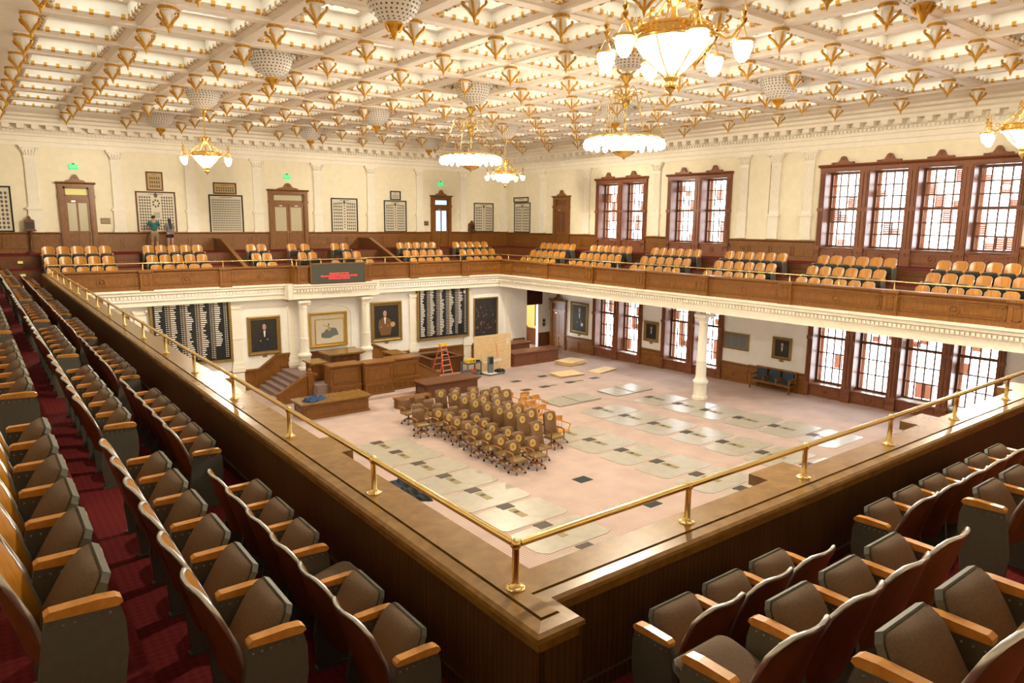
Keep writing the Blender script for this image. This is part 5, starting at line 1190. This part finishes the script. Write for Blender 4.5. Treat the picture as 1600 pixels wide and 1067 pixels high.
def make_captain():
    t = thing('captain_chair', 'x', 'chair', (0, 0, -50))
    for k in range(4):
        w = PI/2*k+.4; c, s = math.cos(w), math.sin(w); b = MB(); b.tube([(.04*c, .04*s, .18), (.16*c, .16*s, .16), (.30*c, .30*s, .08)], [.035, .032, .022], 6); lg_ = b.build('base_leg', 'chair_oak', t, smooth=50)
        b = MB(); b.tube([(.30*c-.02*s, .30*s+.02*c, .035), (.30*c+.02*s, .30*s-.02*c, .035)], .035, 8); b.tube([(.30*c, .30*s, .09), (.30*c, .30*s, .05)], .01, 5); b.build('caster', 'black', lg_)
    b = MB(); b.lathe([(.05, .12), (.04, .36), (.09, .39), (.09, .41)], (0, 0, 0), 10); b.build('pedestal', 'metal_dark', t, smooth=40)
    b = MB(); b.grid(lambda u, v: ((u-.5)*.50, .22-.46*v, .44-.018*(1-(2*u-1)**2)*(1-(2*v-1)**2)), 8, 8); b.prism([(-.25, .22), (.25, .22), (.25, -.24), (-.25, -.24)], .405, .44, 'z'); b.build('seat', 'chair_oak', t, smooth=40)
    b = MB(); pts = [(-.29, -.24, .66), (-.30, -.10, .675), (-.29, .08, .68), (-.23, .20, .70), (-.12, .26, .74), (0, .275, .75), (.12, .26, .74), (.23, .20, .70), (.29, .08, .68), (.30, -.10, .675), (.29, -.24, .66)]
    b.tube(pts, .028, 6)
    for k in range(3, 8): x, y, z = pts[k]; b.tube([(x*.85, y*.85, .43), (x, y, z)], .011, 5)
    for s in (-1, 1): b.tube([(s*.24, -.18, .43), (s*.29, -.20, .66)], .016, 5)
    b.build('bow_arm', 'chair_oak', t, smooth=50)
    b = MB(); b.grid(lambda u, v: (.24*math.sin((u-.5)*2.0)/.84, .275-.10*(2*u-1)**2, .74+.15*v), 10, 2); b.grid(lambda u, v: (.24*math.sin((.5-u)*2.0)/.84, .295-.10*(2*u-1)**2, .74+.15*v), 10, 2); b.tube([(.24*math.sin((u/10-.5)*2.0)/.84, .285-.10*(2*u/10-1)**2, .89) for u in range(11)], .014, 6); b.build('crest_rail', 'chair_oak', t, smooth=50)
    return t
CH = {'L': make_chair(False, True, True, 10), 'P': make_chair(False, False, True, 10), 'H': make_chair(True, True, False, 9), 'W': make_captain()}
ch_used = set()
CHAIRS = [
('L', 13.03, 16.65, -0.03, 'low-backed brown swivel chair with gold seal, first from near end, leftmost file'),
('L', 13.09, 17.37, 0.01, 'low-backed brown swivel chair with gold seal, second from near end, leftmost file'),
('L', 13.11, 18.09, -0.01, 'low-backed brown swivel chair with gold seal, third from near end, leftmost file'),
('L', 13.07, 18.81, 0.01, 'low-backed brown swivel chair with gold seal, fourth from near end, leftmost file'),
('L', 13.27, 19.53, 0.01, 'low-backed brown swivel chair with gold seal, fifth from near end, leftmost file'),
('L', 13.28, 20.25, -0.05, 'low-backed brown swivel chair with gold seal, sixth from near end, leftmost file'),
('L', 13.40, 20.97, -0.06, 'low-backed brown swivel chair with gold seal, seventh from near end, leftmost file'),
('L', 13.40, 21.69, 0.04, 'low-backed brown swivel chair with gold seal, eighth from near end, leftmost file'),
('P', 12.76, 22.08, -0.03, 'plain low-backed brown swivel chair, ninth from near end, leftmost file'),
('P', 13.16, 22.80, -0.03, 'plain low-backed brown swivel chair, tenth from near end, leftmost file'),
('P', 13.27, 23.97, 0.06, 'plain low-backed brown swivel chair, eleventh from near end, leftmost file'),
('L', 13.78, 16.58, -0.01, 'low-backed brown swivel chair with gold seal, first from near end, second file from left'),
('L', 13.78, 17.30, 0.04, 'low-backed brown swivel chair with gold seal, second from near end, second file from left'),
('L', 13.88, 18.02, -0.01, 'low-backed brown swivel chair with gold seal, third from near end, second file from left'),
('L', 13.74, 18.74, 0.01, 'low-backed brown swivel chair with gold seal, fourth from near end, second file from left'),
('L', 13.92, 19.46, -0.04, 'low-backed brown swivel chair with gold seal, fifth from near end, second file from left'),
('L', 14.09, 20.18, 0.01, 'low-backed brown swivel chair with gold seal, sixth from near end, second file from left'),
('L', 14.04, 20.90, 0.04, 'low-backed brown swivel chair with gold seal, seventh from near end, second file from left'),
('P', 14.04, 21.62, 0.01, 'plain low-backed brown swivel chair, eighth from near end, second file from left'),
('P', 13.80, 22.41, 0.03, 'plain low-backed brown swivel chair, ninth from near end, second file from left'),
('P', 13.90, 23.21, 0.02, 'plain low-backed brown swivel chair, tenth from near end, second file from left'),
('P', 13.91, 23.93, -0.05, 'plain low-backed brown swivel chair, eleventh from near end, second file from left'),
('H', 14.42, 17.13, 0.03, 'high-backed brown chair with gold seal, first from near end, third file from left'),
('H', 14.66, 18.19, 0.01, 'high-backed brown chair with gold seal, second from near end, third file from left'),
('H', 14.66, 18.91, -0.03, 'high-backed brown chair with gold seal, third from near end, third file from left'),
('H', 14.73, 19.63, -0.06, 'high-backed brown chair with gold seal, fourth from near end, third file from left'),
('H', 14.73, 20.35, 0.04, 'high-backed brown chair with gold seal, fifth from near end, third file from left'),
('H', 14.68, 21.07, -0.01, 'high-backed brown chair with gold seal, sixth from near end, third file from left'),
('H', 14.68, 21.79, 0.03, 'high-backed brown chair with gold seal, seventh from near end, third file from left'),
('H', 14.68, 22.51, 0.04, 'high-backed brown chair with gold seal, eighth from near end, third file from left'),
('H', 15.19, 23.23, 0.03, 'high-backed brown chair with gold seal, ninth from near end, third file from left'),
('H', 14.55, 23.31, 0.05, 'high-backed brown chair with gold seal, tenth from near end, third file from left'),
('H', 15.64, 17.88, -0.01, 'high-backed brown chair with gold seal, first from near end, fourth file from left'),
('H', 15.40, 18.60, 0.04, 'high-backed brown chair with gold seal, second from near end, fourth file from left'),
('H', 15.37, 19.32, -0.01, 'high-backed brown chair with gold seal, third from near end, fourth file from left'),
('H', 15.46, 20.04, 0.05, 'high-backed brown chair with gold seal, fourth from near end, fourth file from left'),
('H', 15.49, 20.76, 0.04, 'high-backed brown chair with gold seal, fifth from near end, fourth file from left'),
('H', 15.32, 21.48, -0.05, 'high-backed brown chair with gold seal, sixth from near end, fourth file from left'),
('H', 15.32, 22.20, -0.04, 'high-backed brown chair with gold seal, seventh from near end, fourth file from left'),
('H', 15.83, 22.92, -0.04, 'high-backed brown chair with gold seal, eighth from near end, fourth file from left'),
('H', 15.96, 21.48, 0.06, 'high-backed brown chair with gold seal, first from near end, fifth file from left'),
('H', 16.60, 21.70, -0.01, 'high-backed brown chair with gold seal, second from near end, fifth file from left'),
('H', 15.96, 22.20, 0.01, 'high-backed brown chair with gold seal, third from near end, fifth file from left'),
('H', 16.60, 22.42, -0.03, 'high-backed brown chair with gold seal, fourth from near end, fifth file from left'),
('W', 16.31, 18.34, -0.04, 'honey-coloured wooden captain chair, first from near end, file behind the high backs'),
('W', 16.41, 20.76, 0.03, 'honey-coloured wooden captain chair, second from near end, file behind the high backs'),
('W', 16.99, 20.01, 0.12, 'honey-coloured wooden captain chair, first from near end, left wooden file'),
('W', 17.04, 20.73, 0.13, 'honey-coloured wooden captain chair, second from near end, left wooden file'),
('W', 17.24, 21.45, 0.14, 'honey-coloured wooden captain chair, third from near end, left wooden file'),
('W', 17.24, 22.50, -0.10, 'honey-coloured wooden captain chair, fourth from near end, left wooden file'),
('W', 17.88, 21.46, 0.14, 'honey-coloured wooden captain chair, first from near end, right wooden file'),
('W', 17.88, 22.18, 0.02, 'honey-coloured wooden captain chair, second from near end, right wooden file'),
]
for kd, x, y, rz, lab in CHAIRS:
    p = CH[kd]; grp = {'L': 'low brown leather swivel chairs', 'P': 'plain brown leather swivel chairs', 'H': 'high-backed brown leather swivel chairs', 'W': 'wooden captain chairs'}[kd]
    if kd not in ch_used: ch_used.add(kd); p.location = (x, y, fz(y)+OFF); p.rotation_euler = (0, 0, rz); tag(p, lab, group=grp)
    else: dup(p, (x, y, fz(y)), rz, lab, grp)

# ------------------------------------------------------------------ the two visitors (seen from behind)
def skin_body(name, V, E, mat, parent, sub=2):
    me = bpy.data.meshes.new(name); me.from_pydata([v[:3] for v in V], E, []); o = bpy.data.objects.new(name, me); COL.objects.link(o); me.materials.append(MAT[mat])
    o.parent = parent
    md = o.modifiers.new('Skin', 'SKIN'); md.use_smooth_shade = True
    if not me.skin_vertices: return o
    for i, v in enumerate(V):
        r = v[3]; sv = me.skin_vertices[0].data[i]; sv.radius = r if isinstance(r, tuple) else (r, r); sv.use_root = (i == 0)
    s = o.modifiers.new('Subdivision', 'SUBSURF'); s.levels = sub; s.render_levels = sub
    return o
def person(name_lab, x, y, z, rz, h, shirt, pants, long_hair, arms):
    t = thing('person', name_lab, 'person', (x, y, z), rz, 'visitors in the front gallery'); k = h/1.75; q = .92 if long_hair else 1
    V = [(0, 0, .95, (.15*q, .11)), (0, 0, 1.12, (.135*q, .10)), (0, .01, 1.30, (.17*q, .11)), (0, .01, 1.43, (.12*q, .09)), (0, 0, 1.50, .055), (0, .0, 1.56, .06), (0, .01, 1.66, (.078, .09)), (0, .01, 1.72, (.06, .07))]
    E = [(i, i+1) for i in range(7)]
    for s in (-1, 1):
        n = len(V); V += [(s*.10, 0, .88, (.09, .095)), (s*.10, -.01, .50, .06), (s*.105, .03, .32, .058), (s*.105, .03, .09, .04), (s*.11, -.02, .035, .045), (s*.13, .14*1, .03, .032)]
        E += [(0, n), (n, n+1), (n+1, n+2), (n+2, n+3), (n+3, n+4), (n+4, n+5)]
        n = len(V); a = arms[0 if s < 0 else 1]; V += [(s*.19*q, 0, 1.41, .06)]+[(*p[:3], p[3]) for p in a]
        E += [(3, n)]+[(n+i, n+i+1) for i in range(len(a))]
        hx, hy, hz = a[-1][:3]
        for f_ in range(5):
            m_ = len(V); V += [(hx+(f_-2)*.016, hy+.05, hz+.03+.008*(2-abs(f_-2)), .009), (hx+(f_-2)*.02, hy+.085-.02*(f_ == 4), hz+.04, .008)]; E += [(n+len(a), m_), (m_, m_+1)]
    V = [(*[c*k for c in v[:3]], v[3]) for v in V]
    body = skin_body('body', V, E, 'skin', t)
    sh = [(0, 0, .93, (.175*q, .135)), (0, 0, 1.12, (.155*q, .125)), (0, .01, 1.30, (.19*q, .13)), (0, .01, 1.42, (.14*q, .105)), (0, 0, 1.475, .075)]; ES = [(0, 1), (1, 2), (2, 3), (3, 4)]
    for s in (-1, 1):
        a = arms[0 if s < 0 else 1]; n = len(sh); sh += [(s*.19*q, 0, 1.41, .08), (s*.19*q+(a[0][0]-s*.19*q)*.75, a[0][1]*.75, 1.41+(a[0][2]-1.41)*.75, .075)]; ES += [(3, n), (n, n+1)]
    skin_body('shirt', [(*[c*k for c in v[:3]], v[3]) for v in sh], ES, shirt, t)
    zl = .48 if not long_hair else .72
    pv = [(0, 0, .99, (.165*q, .125)), (0, 0, .92, (.17*q, .125))]; EP = [(0, 1)]
    for s in (-1, 1): n = len(pv); pv += [(s*.105, 0, .80, .115), (s*.11, 0, zl, .095)]; EP += [(1, n), (n, n+1)]
    skin_body('shorts', [(*[c*k for c in v[:3]], v[3]) for v in pv], EP, pants, t)
    hv = [(0, -.02, 1.76, (.085, .085)), (0, -.035, 1.67, (.10, .095)), (0, -.045, 1.59, (.085, .06))]
    if long_hair: hv += [(0, -.07, 1.48, (.085, .05)), (0.01, -.105, 1.32, (.08, .04)), (0.02, -.115, 1.18, (.05, .03))]
    skin_body('hair', [(*[c*k for c in v[:3]], v[3]) for v in hv], [(i, i+1) for i in range(len(hv)-1)], 'hair', t)
    fc = MB()
    for s in (-1, 1): fc.ball((s*.03*k, .092*k, 1.665*k), .011, 6)
    fc.ball((0, .105*k, 1.64*k), .016, 6, sz=1.5); fc.build('facial_features', 'skin', t)
    for s in (-1, 1): sh_ = MB(); sh_.prism([(s*.11-.05, -.09), (s*.11+.05, -.09), (s*.125+.055, .1), (s*.13, .19), (s*.125-.045, .1)], 0, .055, 'z'); sh_.build('shoe', 'black', t)
arm_f = lambda s: [(s*.26, .05, 1.16, .048), (s*.16, .25, 1.18, .04), (s*.10, .33, 1.24, .036)]
person('man in teal shirt and khaki shorts looking at framed photograph', 7.45, 39.0, ZW, 0, 1.80, 'teal_shirt', 'khaki', False, (arm_f(-1), arm_f(1)))
person('woman with long dark hair, grey shirt and black shorts beside the man', 8.15, 38.95, ZW, .25, 1.64, 'grey_shirt', 'black_cloth', True, (arm_f(-1), [(.25, .02, 1.16, .042), (.27, .10, .96, .034), (.26, .14, .88, .032)]))

# ------------------------------------------------------------------ light
w = bpy.data.worlds.new('world'); sc.world = w; w.use_nodes = True
bg = w.node_tree.nodes['Background']; bg.inputs['Color'].default_value = (.88, .94, 1, 1); bg.inputs['Strength'].default_value = 8.0
def portal(y0, y1, z0, z1):
    l = bpy.data.lights.new('window_portal', 'AREA'); l.shape = 'RECTANGLE'; l.size = z1-z0; l.size_y = y1-y0; l.cycles.is_portal = True
    o = bpy.data.objects.new('window_portal', l); COL.objects.link(o); o.location = (XR+.72, (y0+y1)/2, (z0+z1)/2+OFF); o.rotation_euler = (0, PI/2, 0)
for a, c in ((27.3, 30.9), (21.8, 25.4), (9.4, 16.8)):
    portal(a, c, -1, 2.3); portal(a, c, -7.6, -3.6)
def lamp(x, y, z, e, c=(1, .80, .5), r=.4):
    l = bpy.data.lights.new('interior_light', 'POINT'); l.energy = e; l.color = c; l.shadow_soft_size = r; o = bpy.data.objects.new('interior_light', l); COL.objects.link(o); o.location = (x, y, z+OFF)
lamp(27.9, 36.5, -4.2, 7, (1, .8, .4), .05)  # unseen lamp lighting the yellow corridor, not part of any chandelier
for x, y in ((7.86, 6.72), (7.72, 29.72), (22.3, 29.75), (21.75, 6.85)): lamp(x, y, 1.98+.34, 1900, (1, .87, .66), .07)
sc.view_settings.view_transform = 'Standard'; sc.view_settings.look = 'None'; sc.view_settings.gamma = 1; sc.view_settings.use_curve_mapping = False
sc.view_settings.exposure = 0.9
